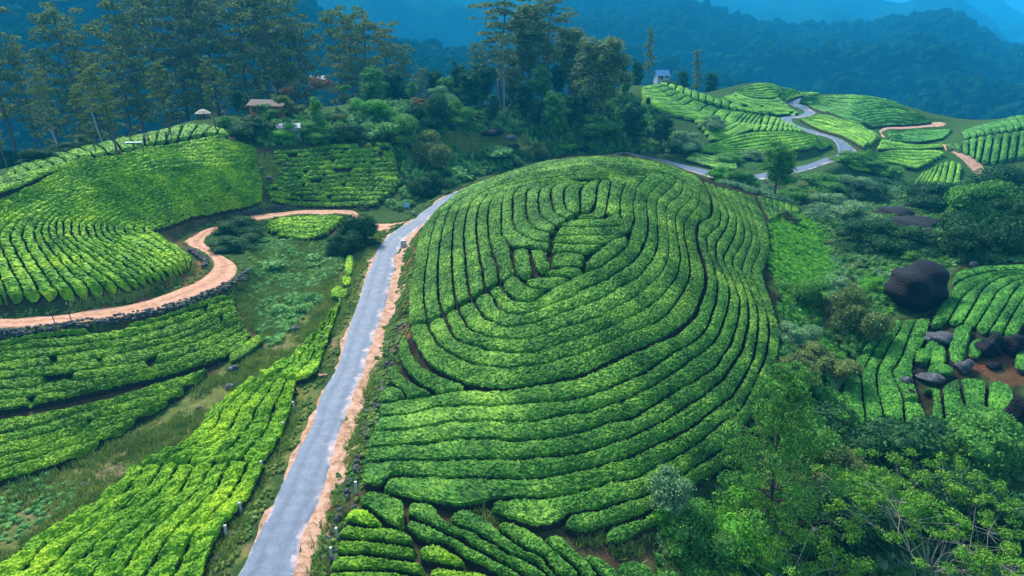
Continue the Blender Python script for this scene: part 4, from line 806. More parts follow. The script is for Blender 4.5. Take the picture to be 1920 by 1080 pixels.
TREE = {'silver': [treemesh('silver', 200 + k) for k in range(5)], 'spire': [treemesh('spire', 220 + k) for k in range(2)], 'broad': [treemesh('broad', 240 + k, L_MID) for k in range(2)],
 'darkbroad': [treemesh('broad', 250 + k, L_DARK, BARKD) for k in range(3)], 'umbrella': [treemesh('umbrella', 260 + k, L_MID, BARKD) for k in range(2)], 'umbgrey': [treemesh('umbrella', 270, L_BROWN)],
 'umbolive': [treemesh('umbrella', 275, L_OLIVE)], 'bare': [treemesh('bare', 280, L_GREY, BARKD)], 'big': [treemesh('broad', 290, L_OLIVE)], 'pale': [treemesh('silver', 300, L_TREE, BARKP)], 'yel': [treemesh('broad', 310, L_YEL)]}
nt_ = 0
def tree(kind, label, u, v=None, y=None, vtop=0, wide=1., group=None, leanx=0., cat='tree'):
    global nt_; nt_ += 1
    if v is not None: p = gp(u, v)
    else:
        d = rays([(u, 200)])[0]; x = d[0] * y; p = np.array([x, y, float(bil(Zg, GX0, GY0, GS, x, y))])
    H = max(2., CAMZ + rays([(u, vtop)])[0][2] * p[1] - p[2])
    tm, cm = TREE[kind][nt_ % len(TREE[kind])]
    root = empty('tree', tuple(p - (0, 0, .2)), rng.uniform(0, 6.28)); tag(root, label, cat, group)
    for nme, m_ in (('trunk', tm), ('crown', cm)):
        o = obj(nme, m_, parent=root); o.scale = (H * wide, H * wide, H * 1.02)
    if leanx:
        root.rotation_euler = (0, leanx, 0)
    return root

# trees behind the left hill
G = 'tall trees behind the left tea hill'
BT = [(5,150,20,1.1,'silver'),(48,152,100,1.,'silver'),(102,168,120,.9,'silver'),(142,170,30,1.,'silver'),(172,178,75,.9,'silver'),(232,180,70,.8,'silver'),(256,170,10,1.,'silver'),
 (318,182,-10,1.,'silver'),(352,190,0,1.,'silver'),(384,180,-15,1.1,'silver'),(415,192,-5,1.,'silver'),(470,186,5,1.,'silver'),(496,180,-15,1.1,'silver'),(525,192,0,1.,'silver'),(552,198,10,1.,'silver'),
 (580,200,70,.9,'silver'),(640,205,38,.9,'silver'),(668,190,42,.9,'silver'),(694,196,46,1.2,'silver'),(730,205,62,.9,'silver'),(758,200,100,.9,'silver')]
for i, (u, y, vt, wd, kd) in enumerate(BT):
    tree(kd, f'tall slender tree with wispy tiered crown, {ORD[i] if i < 30 else i} from the left behind the tea hill', u, y=y, vtop=vt, wide=wd * .95, group=G)
tree('silver', 'tall dark-stemmed tree standing on the tea slope before the white sheet', 228, v=301, vtop=132, wide=1.25, leanx=-.13)
tree('silver', 'thin leaning tree at the end of the dark cutting on the left hill', 182, v=293, vtop=175, wide=.9, leanx=-.14)
tree('silver', 'leaning tree over the small orange bush on the left hill crest', 327, v=262, vtop=120, wide=1., leanx=-.13)
tree('pale', 'pale-stemmed tree rising behind the strip of tea on the left', 191, v=266, vtop=120, wide=.8, leanx=-.08)
tree('pale', 'white-barked leaning tree in the dark wood at far left', 98, y=135, vtop=140, wide=.9, leanx=-.12)
tree('silver', 'leaning tree cut by the left picture edge', 20, v=322, vtop=205, wide=1., leanx=-.2)
tree('silver', 'slim pair-stemmed tree beside the thatched shelter', 405, v=248, vtop=118, wide=.8)
tree('silver', 'slimmer tree right of the thatched shelter', 424, y=140, vtop=135, wide=.7)
# middle ridge
tree('silver', 'tallest tree of the central clump, its crown cut by the picture top', 945, y=192, vtop=-14, wide=1.7)
tree('big', 'broad tall tree in the central clump, just right of the tallest', 990, y=200, vtop=-4, wide=.85)
tree('silver', 'tall tree on the right shoulder of the central clump', 1030, y=205, vtop=4, wide=1.7)
tree('big', 'shorter tree filling the right flank of the central clump', 1066, y=212, vtop=42, wide=.95)
tree('pale', 'straight pale-trunked tree in front of the central clump', 944, y=176, vtop=75, wide=.8)
tree('big', 'massive olive green tree with a feathery tiered crown in the middle', 1128, v=247, vtop=58, wide=1.)
tree('spire', 'thin spire-like tree above the far tea hillside', 1210, y=214, vtop=52, wide=1.2)
tree('spire', 'thin spire-like tree near the white house with a blue roof', 1300, y=262, vtop=92, wide=1.2)
tree('darkbroad', 'low dark tree right of the house with a blue roof', 1330, y=268, vtop=130, wide=.7)
tree('darkbroad', 'dark tree left of the house with a blue roof', 1190, y=232, vtop=108, wide=.7)
tree('darkbroad', 'squat dark tree between the spire tree and the saddle', 1275, y=258, vtop=128, wide=.7)
tree('silver', 'medium tree left of the central clump', 900, y=190, vtop=88, wide=1.1)
tree('darkbroad', 'dark rounded tree on the ridge left of the central clump', 862, y=186, vtop=112, wide=.75)
tree('darkbroad', 'dark tree behind the grey-headed bush on the ridge', 815, y=180, vtop=128, wide=.75)
tree('silver', 'grey-green tree at the left end of the central ridge', 790, y=178, vtop=130, wide=1.1)
BELT = [(700,172,118,'broad'),(742,178,128,'darkbroad'),(775,166,150,'broad'),(838,172,140,'broad'),(880,168,130,'darkbroad'),(905,178,112,'darkbroad'),(960,184,120,'big'),(985,174,150,'darkbroad'),(1015,186,118,'broad'),(1048,190,112,'darkbroad'),(1075,186,130,'big'),(1096,196,105,'darkbroad'),(1158,196,108,'darkbroad'),(1172,188,140,'broad'),(1040,168,165,'broad'),(1100,176,160,'darkbroad'),(1255,178,225,'umbolive'),(1140,178,190,'broad')]
for i, (u_1, y_1, v_1, k_1) in enumerate(BELT):
    tree(k_1, f'leafy round-crowned tree, {ORD[i]} in the leafy belt under the central tall clump', u_1, y=y_1, vtop=v_1, wide=.95, group='leafy belt of trees behind the mound')
tree('umbgrey', 'grey-brown flat-topped tree over the red earth house', 540, y=148, vtop=160, wide=.75)
tree('umbolive', 'olive umbrella tree leaning over the front of the red earth house', 528, y=133, vtop=172, wide=.7)
tree('umbgrey', 'pale brown umbrella tree behind the red earth house', 605, y=162, vtop=142, wide=.75)
tree('umbrella', 'light green umbrella tree on the ridge above the shed', 650, y=160, vtop=155, wide=.7)
tree('darkbroad', 'round dark tree left of the red earth house', 446, y=142, vtop=165, wide=.8)
tree('yel', 'bushy yellow-green tree right of the red earth house', 595, v=240, vtop=180, wide=.85)
tree('umbolive', 'russet-topped tree right of the white-roofed shed', 640, v=262, vtop=208, wide=.75)
tree('darkbroad', 'dark vine-hung tree in front of the pale trunk', 925, v=238, vtop=172, wide=.7)
tree('darkbroad', 'large dark tree left below the massive olive tree', 1008, v=252, vtop=178, wide=.95)
tree('darkbroad', 'dark spreading tree touching the massive olive tree', 1072, v=250, vtop=172, wide=.9)
tree('darkbroad', 'big dark tree right below the massive olive tree', 1185, v=284, vtop=196, wide=.95)
tree('darkbroad', 'dark rounded tree at the right end of the thicket over the road', 1238, v=287, vtop=208, wide=.9)
tree('darkbroad', 'dark tree behind the right end of the thicket', 1215, y=185, vtop=180, wide=.9)
tree('broad', 'lone flat-crowned tree standing before the road bend', 1452, v=372, vtop=260, wide=1.05)
tree('bare', 'small bare grey-blue tree by the far road bend', 1640, v=283, vtop=245, wide=.8)
tree('bare', 'leafless white shrub tree on the bright fern patch edge', 1528, v=422, vtop=392, wide=.7)

G = 'bushes'
for a_ in [(850,240,80,50,'mid','leafy green bush mass left of the dry clearing'),(810,262,100,70,'dark','dark bush mass on the slope left of the dry clearing'),(745,275,110,60,'mid','green bush with light tips behind the shed plot'),
 (780,212,42,28,'brown','orange-brown bush on the ridge above the clearing'),(820,205,70,50,'grey','grey-headed bush on the ridge'),(700,262,90,50,'weed','pale feathery thicket right of the russet tree'),
 (690,225,80,45,'bright','light green bush high on the ridge behind the shed'),(540,268,80,28,'bright','low light bush below the white-roofed shed'),(590,268,80,35,'mid','green bush between the shed and the tea plot'),(650,275,70,35,'dark','dark bush at the top edge of the shed plot'),
 (460,262,90,40,'dark','dark bush left of the white-roofed shed'),(492,224,70,26,'mid','bush right under the red earth house'),(540,222,50,30,'olive','olive bush at the right end of the red earth house'),(420,240,40,20,'mid','small bush beside the thatched shelter'),(1008,304,56,38,'olive','olive bush at the back of the mound by the road'),
 (795,320,100,80,'olive','large olive-grey bush at the right end of the shed plot'),(800,370,80,55,'dark','dark bush beside the road right of the blue sign'),(750,395,60,30,'weed','pale bush around the little blue sign'),
 (842,338,90,34,'weed','pale green bank bush above the road, nearer one'),(925,304,100,28,'weed','pale green bank bush above the road, farther one'),(1065,290,40,18,'bright','small light bush behind the mound crest'),
 (1110,272,120,40,'mid','green bush under the massive olive tree'),(1290,292,90,45,'grey','grey-green thicket beside the far tea hillside'),(1258,153,40,12,'dark','low dark bush in front of the house with a blue roof'),(1335,250,60,30,'grey','grey bush in the hollow of the far hillside'),
 (437,455,95,40,'dark','dark round bush inside the dirt track bend'),(432,475,90,30,'dark','low dark bush just below the round one at the track bend'),(668,478,90,80,'dark','large dark bush by the track and road junction'),(628,486,60,48,'dark','dark bush left of the large junction bush'),
 (600,505,80,26,'weed','pale weed clump below the junction bushes'),(500,520,90,36,'weed','pale weed thicket right of the track bend'),(570,575,70,34,'weed','pale weed clump in the hollow by the roadside tea'),(545,600,80,36,'weed','bright weed clump at the head of the hollow'),
 (323,264,14,10,'brown','small orange bush under a leaning tree on the left hill'),(120,292,60,24,'dark','dark bush behind the strip of tea, left one'),(62,312,60,30,'dark','dark bush behind the strip of tea at far left'),(150,283,40,26,'olive','olive bush behind the strip of tea, right one'),
 (1352,342,60,30,'bright','light bush on the road edge right of the mound crest'),(1395,352,60,35,'mid','green bush left of the lone flat-crowned tree'),(1500,374,80,34,'olive','olive bush right of the lone flat-crowned tree'),(1545,366,90,30,'mid','bush under the road bend'),
 (1605,368,80,32,'grey','grey bush below the road bend bank'),(1560,402,110,42,'grey','grey feathery bush in the gully head'),(1500,384,70,34,'mid','dark bush at the tip of the mound spur'),(1640,385,90,40,'dark','dark teal bush left of the hollow hedges'),
 (1375,312,80,22,'mid','green bush on the bank under the lens field, left one'),(1425,303,60,22,'grey','grey bush on the bank under the lens field, right one'),(1650,335,70,26,'mid','bush in the hollow left of the upright hedges'),(1600,322,60,20,'mid','low bush below the small bank of tea'),
 (1482,420,40,24,'olive','small pointed olive bush on the bright fern patch'),(1600,430,120,50,'grey','grey thicket left of the flat dark rocks'),(1650,478,120,60,'dark','dark bush below the flat dark rocks, left one'),(1740,486,120,60,'dark','dark bush below the flat dark rocks, right one'),
 (1830,490,130,80,'dark','dark thicket above the rocky tea field'),(1905,480,120,110,'dark','dark thicket at the right edge above the tea'),(1870,430,150,90,'mid','teal thicket at the right picture edge'),(1800,400,130,60,'dark','dark bush right of the flat dark rocks'),(1905,392,130,70,'dark','dark wood at the right edge under the tea tiers'),
 (1520,590,110,60,'mid','leafy bush in the gully left of the giant boulder'),(1600,640,120,90,'olive','big olive bush in the gully below left of the boulder'),(1575,632,60,28,'grey','pale bluish bush at the foot of the big olive bush'),(1650,560,70,36,'bright','bright bush against the left side of the boulder'),
 (1500,660,90,40,'grey','grey bush along the mound right foot'),(1540,720,120,50,'olive','low olive scrub bush in the gully left of the rocky field'),(1500,740,100,60,'olive','olive bush left of the rocky field'),(1580,560,60,36,'grey','small grey bush between the gully bushes'),
 (1740,500,70,26,'mid','light-tipped bush just above the giant boulder'),(1815,510,16,12,'yellow','tiny yellow bush at the top of the rocky tea field')]:
    bush(*a_)
# foreground thicket, bottom right
for a_ in [(1725,945,250,130,'dark','wide dark blue-green dome of shrub below the rocky field'),(1885,930,190,110,'mid','leafy green bush at the right edge below the rocky field'),(1310,1085,150,110,'mid','leafy bush at the picture foot left of the feathery tree'),
 (1245,1010,70,40,'bright','light green bush at the mound foot'),(1590,960,170,90,'olive','olive scrub between the feathery tree and the dark dome'),(1880,1085,200,150,'dark','dark shrub in the lower right corner'),(1590,1080,200,120,'dark','dark shrub at the picture foot right of the feathery tree'),
 (1640,900,80,60,'bright','light bush at the foot of the rocky field'),
 (1400,1075,170,110,'bright','bright leafy bush under the front branchy shrub'),(1510,1040,150,100,'mid','green bush right of the feathery tree foot'),(1660,1030,170,110,'bright','bright leafy bush left under the sprawling shrub'),(1790,1040,180,110,'mid','green bush under the sprawling yellow-flecked shrub'),
 (1520,900,150,80,'mid','green scrub bush right of the feathery tree'),(1580,850,110,60,'bright','bright grassy bush left of the lower tea rows'),(1480,960,120,80,'olive','olive bush touching the feathery tree'),(1378,990,90,56,'mid','green bush at the left of the feathery tree')]:
    bush(*a_)
def fore(name, label, u, v, vtop, wide, kind, seed, leafm, barkm=BARK, cat='tree'):
    p = gp(u, v); H = CAMZ + rays([(u, vtop)])[0][2] * p[1] - p[2]
    t, c = treemesh(kind, seed, leafm, barkm); root = empty(name, tuple(p - (0, 0, .1)), seed); tag(root, label, cat)
    for nme, m_ in (('trunk', t), ('crown', c)): obj(nme, m_, parent=root, scale=(H * wide, H * wide, H))
fore('tree', 'tall feathery tree with thin dark trunk at the mound right foot', 1435, 1010, 690, .85, 'feather', 402, L_MID, BARKD)
def branchy(label, u, v, wpx, hpx, seed, leafm, nb_=26):
    """grey-branched shrub with leaf rosettes at the tips"""
    r = np.random.default_rng(seed); p = gp(u, v); D = dist(p); S = wpx / 2 * D / FPX; Hh = hpx * D / FPX; parts, cen, nr = [], [], []
    for k in range(nb_):
        a = r.uniform(0, 6.28); q = r.uniform(.1, 1) ** .6; e = np.array([math.cos(a) * S * q, math.sin(a) * S * q, Hh * (1.05 - .45 * q * q) * r.uniform(.8, 1.05)]); m_ = e * (.45, .45, .55) + r.normal(size=3) * .1 * S
        m_ = m_ + r.normal(size=3) * .1 * S; parts.append(tube(smooth([(0, 0, 0), m_ * .5 + r.normal(size=3) * .05 * S, m_, e], 4), np.linspace(.04, .01, 13), 5))
        for j in range(7):
            e2 = e + r.normal(size=3) * (.2, .2, .12) * np.array([S, S, Hh]); parts.append(tube([m_ + (e - m_) * .6, e2], [.014, .007], 4))
            nl = 120; d = r.normal(size=(nl, 3)); d[:, 2] = np.abs(d[:, 2]) * .8 + .1; d /= np.linalg.norm(d, axis=1, keepdims=True); cen.append(e2 + d * r.uniform(.08, .6, (nl, 1)) * (1, 1, .7)); nr.append(d)
    root = empty('shrub', tuple(p - (0, 0, .1))); tag(root, label, 'shrub'); j = join(parts)
    obj('branches', mesh('branches', j[0], j[1], BARKP, smooth_=True), parent=root)
    lv = leaves(np.vstack(cen), np.vstack(nr), .10 * r.uniform(.6, 1.3, sum(map(len, cen))), r, tilt=.5); obj('leaves', mesh('leaves', lv[0], lv[1], leafm, var=lv[2]), parent=root)
branchy('yellow-green shrub with bare white branches at the picture foot', 1455, 1110, 280, 90, 501, L_YEL, 16)
branchy('sprawling yellow-flecked shrub with pale twigs in the lower right', 1740, 1075, 310, 130, 502, L_YEL, 24)
branchy('slender pale-twigged sapling at the mound foot', 1262, 985, 70, 100, 503, L_GREY, 7)

# ------------------------------------------------------------------ undergrowth and grass (nobody could count it)
def templates(seed, n, leaf, k=5, flat=.6, rad=.45):
    out = []
    for s in range(k):
        r = np.random.default_rng(seed + s); lob = [(r.uniform(-.5, .5), r.uniform(-.5, .5), r.uniform(.05, .4) * flat, rad * r.uniform(.6, 1.1), rad * r.uniform(.6, 1.1), rad * flat * r.uniform(.6, 1.2)) for _ in range(4)]
        out.append(lobecloud(lob, n, leaf, r, core=.75, low=-.1))
    return out
def blades(seed, n, hgt=.5, k=4):
    out = []
    for s in range(k):
        r = np.random.default_rng(seed + s); c = r.uniform(-.5, .5, (n, 3)) * (1, 1, 0); a = r.uniform(0, 6.28, n); h = hgt * r.uniform(.5, 1.2, n); l = r.normal(size=(n, 2)) * .18
        v = np.empty((n, 4, 3)); dx = np.stack([np.cos(a), np.sin(a), 0 * a], 1) * .05
        v[:, 0] = c - dx; v[:, 1] = c + dx; top = c + np.stack([l[:, 0], l[:, 1], h], 1); v[:, 2] = top + dx * .3; v[:, 3] = top - dx * .3
        out.append((v.reshape(-1, 3), [np.arange(4*n).reshape(n, 4)], np.repeat(r.uniform(0, 1, n), 4)))
    return out
def scatter(name, polys, dens, T, mat, smin, smax, seed, label, clump=0., keep=.5, holes=()):
    r = np.random.default_rng(seed); V, F4, F3, A, o = [], [], [], [], 0
    EX = [hit(h_) for h_ in holes]
    cr = (roadW[0] + roadW[1]) / 2; hw = np.linalg.norm(roadW[0] - roadW[1], axis=1) / 2; cp_ = (pathW[0] + pathW[1]) / 2; hp = np.linalg.norm(pathW[0] - pathW[1], axis=1) / 2
    cc = np.vstack([cr, cp_]); hh = np.concatenate([hw + .5, hp + .15])
    for px in polys:
        q = np.array(px, float); q = np.vstack([np.linspace(q[i], q[(i+1) % len(q)], 5, endpoint=False) for i in range(len(q))]); W = hit(q)
        lo, hi = W.min(0), W.max(0); n = int((hi - lo).prod() * dens); P2 = r.uniform(lo, hi, (n, 2)); P2 = P2[inpoly(P2[:, 0], P2[:, 1], W)]
        for W2 in EX: P2 = P2[~inpoly(P2[:, 0], P2[:, 1], W2)]
        if clump: P2 = P2[sinn(P2[:, 0], P2[:, 1], clump, seed + 1) > -keep * 1.2 + .3 * r.normal(size=len(P2))]
        if not len(P2): continue
        dd = (np.linalg.norm(P2[:, None] - cc[None, ::3], axis=2) - hh[None, ::3]).min(1)
        for p in P2[dd > smax * .45]:
            v, fs, a = T[r.integers(len(T))]; t = r.uniform(0, 6.28); s = r.uniform(smin, smax); c, s_ = math.cos(t) * s, math.sin(t) * s
            x = v[:, 0] * c - v[:, 1] * s_ + p[0]; y = v[:, 0] * s_ + v[:, 1] * c + p[1]; V.append(np.stack([x, y, v[:, 2] * s * r.uniform(.8, 1.3)], 1)); A.append(np.clip(a + r.normal() * .15, 0, 1))
            for f in fs: (F4 if f.shape[1] == 4 else F3).append(f + o)
            o += len(v)
    v = np.vstack(V); v[:, 2] += ter(v[:, 0], v[:, 1]); fs = [np.vstack(k) for k in (F4, F3) if k]
    ob = wobj(name, v, fs, mat, var=np.concatenate(A)); return tag(ob, label, 'undergrowth' if 'grass' not in name else 'grass', kind='stuff')
TW = templates(600, 130, .06, rad=.4); TL = templates(620, 110, .08, flat=.9); TG = blades(640, 30, .45)
GULLY = [(1462,470),(1560,395),(1700,345),(1940,335),(1940,490),(1800,498),(1680,510),(1670,590),(1600,680),(1575,770),(1600,800),(1660,862),(1940,835),(1940,1110),(1225,1110),(1235,1020),(1385,875),(1462,720),(1464,600)]
RIDGE = [(430,250),(470,236),(560,225),(740,195),(1000,192),(1180,180),(1300,285),(1160,286),(1040,290),(935,318),(780,372),(752,380),(758,330),(740,262),(500,275),(440,255)]
BENDS = [(1350,345),(1410,345),(1480,343),(1600,338),(1690,335),(1700,380),(1640,400),(1480,385),(1400,358)]
CLEAR = [(825,262),(840,250),(900,246),(960,250),(1005,262),(990,283),(920,288),(850,284)]; FERN = [(1446,412),(1500,398),(1530,398),(1548,455),(1562,500),(1545,560),(1500,590),(1468,560),(1444,500)]
TRI = [(400,462),(480,450),(600,455),(640,500),(600,545),(560,600),(520,650),(490,640),(475,560),(452,510)]
scatter('undergrowth', [GULLY], .55, TL, L_MID, .6, 1.5, 11, 'dense green scrub filling the gully right of the mound', holes=[FERN])
scatter('undergrowth', [GULLY], .35, TL, L_OLIVE, .5, 1.4, 12, 'olive and brownish scrub dotted through the right gully', clump=.12, keep=.1, holes=[FERN])
scatter('undergrowth', [GULLY], .45, TL, L_GREY, .5, 1.3, 13, 'grey-green scrub dotted through the right gully', clump=.15, keep=.1, holes=[FERN])
scatter('undergrowth', [[(1470,520),(1560,480),(1680,560),(1660,600),(1580,660),(1560,800),(1480,860),(1420,1000),(1500,1000),(1640,880),(1600,820),(1560,780),(1480,640)]], 1.2, TW, L_BRIGHT, .6, 1.3, 14, 'bright green weeds along the middle of the right gully', clump=.2, keep=.6)
scatter('undergrowth', [GULLY], .6, TW, L_WEED, .6, 1.4, 27, 'pale green weeds spread through the right gully', clump=.13, keep=.4, holes=[FERN])
scatter('undergrowth', [RIDGE], .5, TL, L_MID, .8, 1.9, 15, 'green thicket covering the middle ridge', holes=[CLEAR])
scatter('undergrowth', [RIDGE], .35, TL, L_DARK, .8, 2.0, 16, 'dark thicket dotted over the middle ridge', clump=.1, keep=.2, holes=[CLEAR])
scatter('undergrowth', [RIDGE], .5, TL, L_WEED, .8, 1.7, 17, 'pale weeds dotted over the middle ridge', clump=.12, keep=.2, holes=[CLEAR])
scatter('undergrowth', [BENDS], .8, TL, L_GREY, .6, 1.5, 18, 'grey-green scrub between the near road and the far bend')
scatter('undergrowth', [TRI], 2.2, TW, L_WEED, .5, 1.2, 19, 'pale weeds in the hollow between track and road', clump=.25, keep=.7)
scatter('undergrowth', [[(-60,955),(60,892),(150,905),(130,950),(40,1010),(-60,1060)]], 1.6, TW, L_WEED, .4, .9, 20, 'pale tussocks at the bottom left of the hollow')
scatter('undergrowth', [[(1446,412),(1500,398),(1530,398),(1548,455),(1562,500),(1545,560),(1500,590),(1468,560),(1444,500)]], 3.2, TW, L_FERN, .5, 1.1, 21, 'bright lime-green fern patch beside the mound')
VERGE = [ZONES[0][2], ZONES[1][2], ZONES[5][2], ZONES[7][2], ZONES[9][2], [(400,462),(480,450),(600,455),(640,500),(560,600),(500,650),(450,590)], ZONES[15][2], ZONES[18][2]]
scatter('grass', [CLEAR], 5, TG, L_GRASS, .5, 1.2, 28, 'dry straw-coloured grass in the clearing behind the mound')
scatter('grass', VERGE, 6, TG, L_GRASS, .45, 1.1, 22, 'dry yellow-green grass on the verges and in the hollow', clump=.5, keep=.5)
scatter('grass', [ZONES[2][2], ZONES[1][2]], 1.4, TW, L_MID, .15, .45, 23, 'small green weeds on bare ground and verges', clump=.6, keep=.3)

def edging(name, pair, i0, i1, side, cnt, lo, hi, T, mat, smin, smax, seed, label):
    r = np.random.default_rng(seed); e = pair[side][i0:i1]; o_ = pair[1 - side][i0:i1]; V, F4, F3, A, o = [], [], [], [], 0
    for k in range(cnt):
        f_ = r.uniform(0, len(e) - 1.01); i = int(f_); q = e[i] * (1 - f_ + i) + e[i+1] * (f_ - i); u = (e[i] - o_[i]); u = u / (np.linalg.norm(u) + 1e-9)
        if sinn(q[0:1], q[1:2], .8, seed)[0] < -.5 + r.normal() * .5: continue
        q = q + u * (lo + (hi - lo) * r.uniform(0, 1)); v, fs, a = T[r.integers(len(T))]; t = r.uniform(0, 6.28); s = r.uniform(smin, smax); c, s_ = math.cos(t) * s, math.sin(t) * s
        V.append(np.stack([v[:, 0]*c - v[:, 1]*s_ + q[0], v[:, 0]*s_ + v[:, 1]*c + q[1], v[:, 2] * s + .03], 1)); A.append(np.clip(a + r.normal() * .2, 0, 1))
        for f in fs: (F4 if f.shape[1] == 4 else F3).append(f + o)
        o += len(v)
    v = np.vstack(V); v[:, 2] += ter(v[:, 0], v[:, 1]); return tag(wobj(name, v, [np.vstack(k) for k in (F4, F3) if k], mat, var=np.concatenate(A)), label, 'grass', kind='stuff')
edging('grass', roadW, 0, 150, 0, 900, .25, 2.2, TW, L_GRASS, .2, .6, 81, 'ragged tufts creeping over the left road edge')
edging('grass', roadW, 0, 150, 1, 1100, .9, 3.4, TW, L_GRASS, .2, .65, 82, 'ragged tufts creeping over the right road edge')
edging('grass', roadW, 0, 150, 1, 700, .7, 3.0, TW, L_MID, .12, .45, 83, 'small green weeds on the right road verge')
edging('grass', roadW, 0, 150, 0, 500, .3, 2.6, TW, L_MID, .12, .45, 84, 'small green weeds on the left road verge')
edging('grass', pathW, 0, 200, 0, 500, .1, 1.4, TW, L_GRASS, .15, .5, 85, 'tufts along the upper edge of the dirt track')
edging('grass', pathW, 40, 200, 1, 450, .1, 1.0, TW, L_GRASS, .15, .5, 86, 'tufts along the lower edge of the dirt track')
# ------------------------------------------------------------------ rocks, walls
def rockshape(seed, sub=3, rough=.16):
    r = np.random.default_rng(seed); v, f = ico(sub); v = v.copy()
    for k in range(7):
        d = r.normal(size=3); d /= np.linalg.norm(d); h = r.uniform(.62, .92); e = v @ d - h; v -= np.where(e > 0, e, 0)[:, None] * d * .85
    v *= 1 + rough * (np.sin(v[:, :1] * 3.1 + seed) * np.cos(v[:, 1:2] * 2.7 + seed) + .4 * np.sin(v[:, 2:3] * 7 + v[:, :1] * 6))
    return v, f
def rock(name, label, u, v, wpx, hpx, seed, mat, rot=None, depth=.8, sink=.45, cat='rock', group=None, tilt=0.):
    p = gp(u, v); D = dist(p); s = wpx * .4 * D / FPX; hz = hpx * .85 / (2 - sink) * D / FPX; rv, rf = rockshape(seed)
    q = rv * (s, s * depth, hz)
    if tilt: c, si = math.cos(tilt), math.sin(tilt); q = np.stack([q[:, 0]*c - q[:, 2]*si, q[:, 1], q[:, 0]*si + q[:, 2]*c], 1)
    y = p[1] + s * depth * .7
    o = obj(name, mesh(name, q, rf, mat, smooth_=True), (p[0], y, float(ter(p[0], y)) + hz * (1 - sink))); return tag(o, label, cat, group)
rock('boulder', 'giant smooth dark boulder at the edge of the rocky tea field', 1727, 584, 118, 92, 3, ROCK, depth=.8, sink=.25, tilt=.25)
for a_ in [('rock','flat grey slab lying among the tea below the giant boulder',1768,652,66,22,5,ROCKG),('boulder','rounded dark boulder at the right, left one of two',1860,672,50,40,6,ROCK),('boulder','rounded dark boulder at the right, right one of two',1903,670,46,34,7,ROCK),
 ('rock','jagged grey rock between the short tea rows',1700,730,32,22,8,ROCKG),('rock','dark rock just below the jagged grey rock',1706,752,28,18,9,ROCK),('rock','pale slab at the top of the lower tea rows',1752,722,54,14,10,ROCKG),('rock','small dark rock above the pale slab',1728,710,30,14,11,ROCK),
 ('rock','bluish rock in the bare red earth',1812,700,36,22,12,ROCKG),('rock','low dark rock in the bare red earth near the edge',1868,694,30,12,13,ROCK),('boulder','dark grey boulder cut by the right picture edge',1915,815,50,70,14,ROCK),
 ('rock','dark rock in the tea row gap left of the flat slab',1690,634,20,10,15,ROCK),('rock','dark rock in the second tea row gap',1672,684,24,12,16,ROCK),
 ('rock','broad dark outcrop above the thicket, upper plate',1690,410,90,20,17,ROCK),('rock','broad dark outcrop above the thicket, lower plate',1725,432,110,20,18,ROCK),('rock','dark rock at the foot of the outcrop',1740,452,50,20,19,ROCK),('rock','small black rock on top of the outcrop',1706,392,24,10,20,ROCK),
 ('rock','dark ledge in the dry clearing behind the mound',920,262,60,13,21,ROCK),('rock','small grey ledge at the right of the dry clearing',955,265,30,8,22,ROCKG),('rock','low dark rock at the front of the dry clearing',963,284,34,11,23,ROCK),('rock','dark blue rock on the road side behind the mound crest',1093,288,32,11,24,ROCK),
 ('rock','dark grey rock in the hollow above the roadside tea',436,700,24,14,25,ROCKG),('rock','long pale rock at the edge of the roadside tea',430,731,24,10,26,ROCKG),('rock','mottled rock among the roadside tea',433,762,30,16,27,ROCKG),('rock','small grey stone at the tip of the roadside tea',372,768,14,6,28,ROCKG),
 ('rock','pale flat stone in the grass of the hollow',155,915,20,7,29,ROCKG),('rock','pale stone on the bare patch by the hollow',552,622,20,10,30,ROCKG),('rock','pale rock in the grassy gap of the left hill',503,340,16,9,31,ROCKG),('rock','dark stone in the grassy gap of the left hill',486,322,18,7,32,ROCKG),
 ('rock','small boulder at the thicket over the rocky tea field',1830,502,20,12,33,ROCKG)]:
    rock(*a_)
def stonewall(label, px, hgt, wid, seed, cat='stone wall', skip=0.):
    r = np.random.default_rng(seed); c = smooth(hit(px)); L = plen(c); n = int(L / .42); c = resamp(c, n); parts = []
    tg = np.gradient(c, axis=0); tg /= np.linalg.norm(tg, axis=1, keepdims=True); nn = np.stack([-tg[:, 1], tg[:, 0]], 1)
    for i in range(n):
        for j in range(max(1, int(hgt / .3))):
            for k in (-.5, .5):
                if r.random() < skip: continue
                s = r.uniform(.12, .24); v = ICO1[0] * r.uniform(.75, 1.15, (42, 1)) * (s * 1.2, s, s * .75); q = c[i] + nn[i] * k * wid * r.uniform(.6, 1.1) + r.normal(size=2) * .08
                parts.append((v + (q[0], q[1], float(ter(*q)) + .1 + j * .3 + r.uniform(-.06, .1)), ICO1[1], 0))
    v, f, a = join(parts); tag(wobj('stone_wall', v, f, ROCKG), label, cat)
stonewall('dry stone retaining wall along the lower edge of the dirt track', [(-40,632),(0,630),(60,623),(110,617),(200,605),(300,584),(380,560),(430,538),(456,524),(462,512)], .85, .5, 1)
stonewall('low stone wall above the dirt track under the shed plot', [(440,405),(500,396),(560,389),(620,387),(690,391)], .6, .4, 2)
stonewall('short stone edging inside the dirt track bend', [(357,470),(372,482),(386,494),(385,502)], .6, .4, 3)
stonewall('rubble edging between the verge and the foot of the mound', [(752,610),(737,650),(724,700),(706,750),(694,800),(683,850),(676,890)], .3, .8, 4, skip=.6)
stonewall('rubble bank along the foreground plot beside the road', [(668,900),(658,940),(640,980),(622,1030),(605,1090)], .3, .9, 5, skip=.45)
stonewall('rubble bank under the fence at the lower left of the road', [(430,1000),(415,1025),(398,1055),(385,1090)], .3, 1.2, 6, skip=.3)

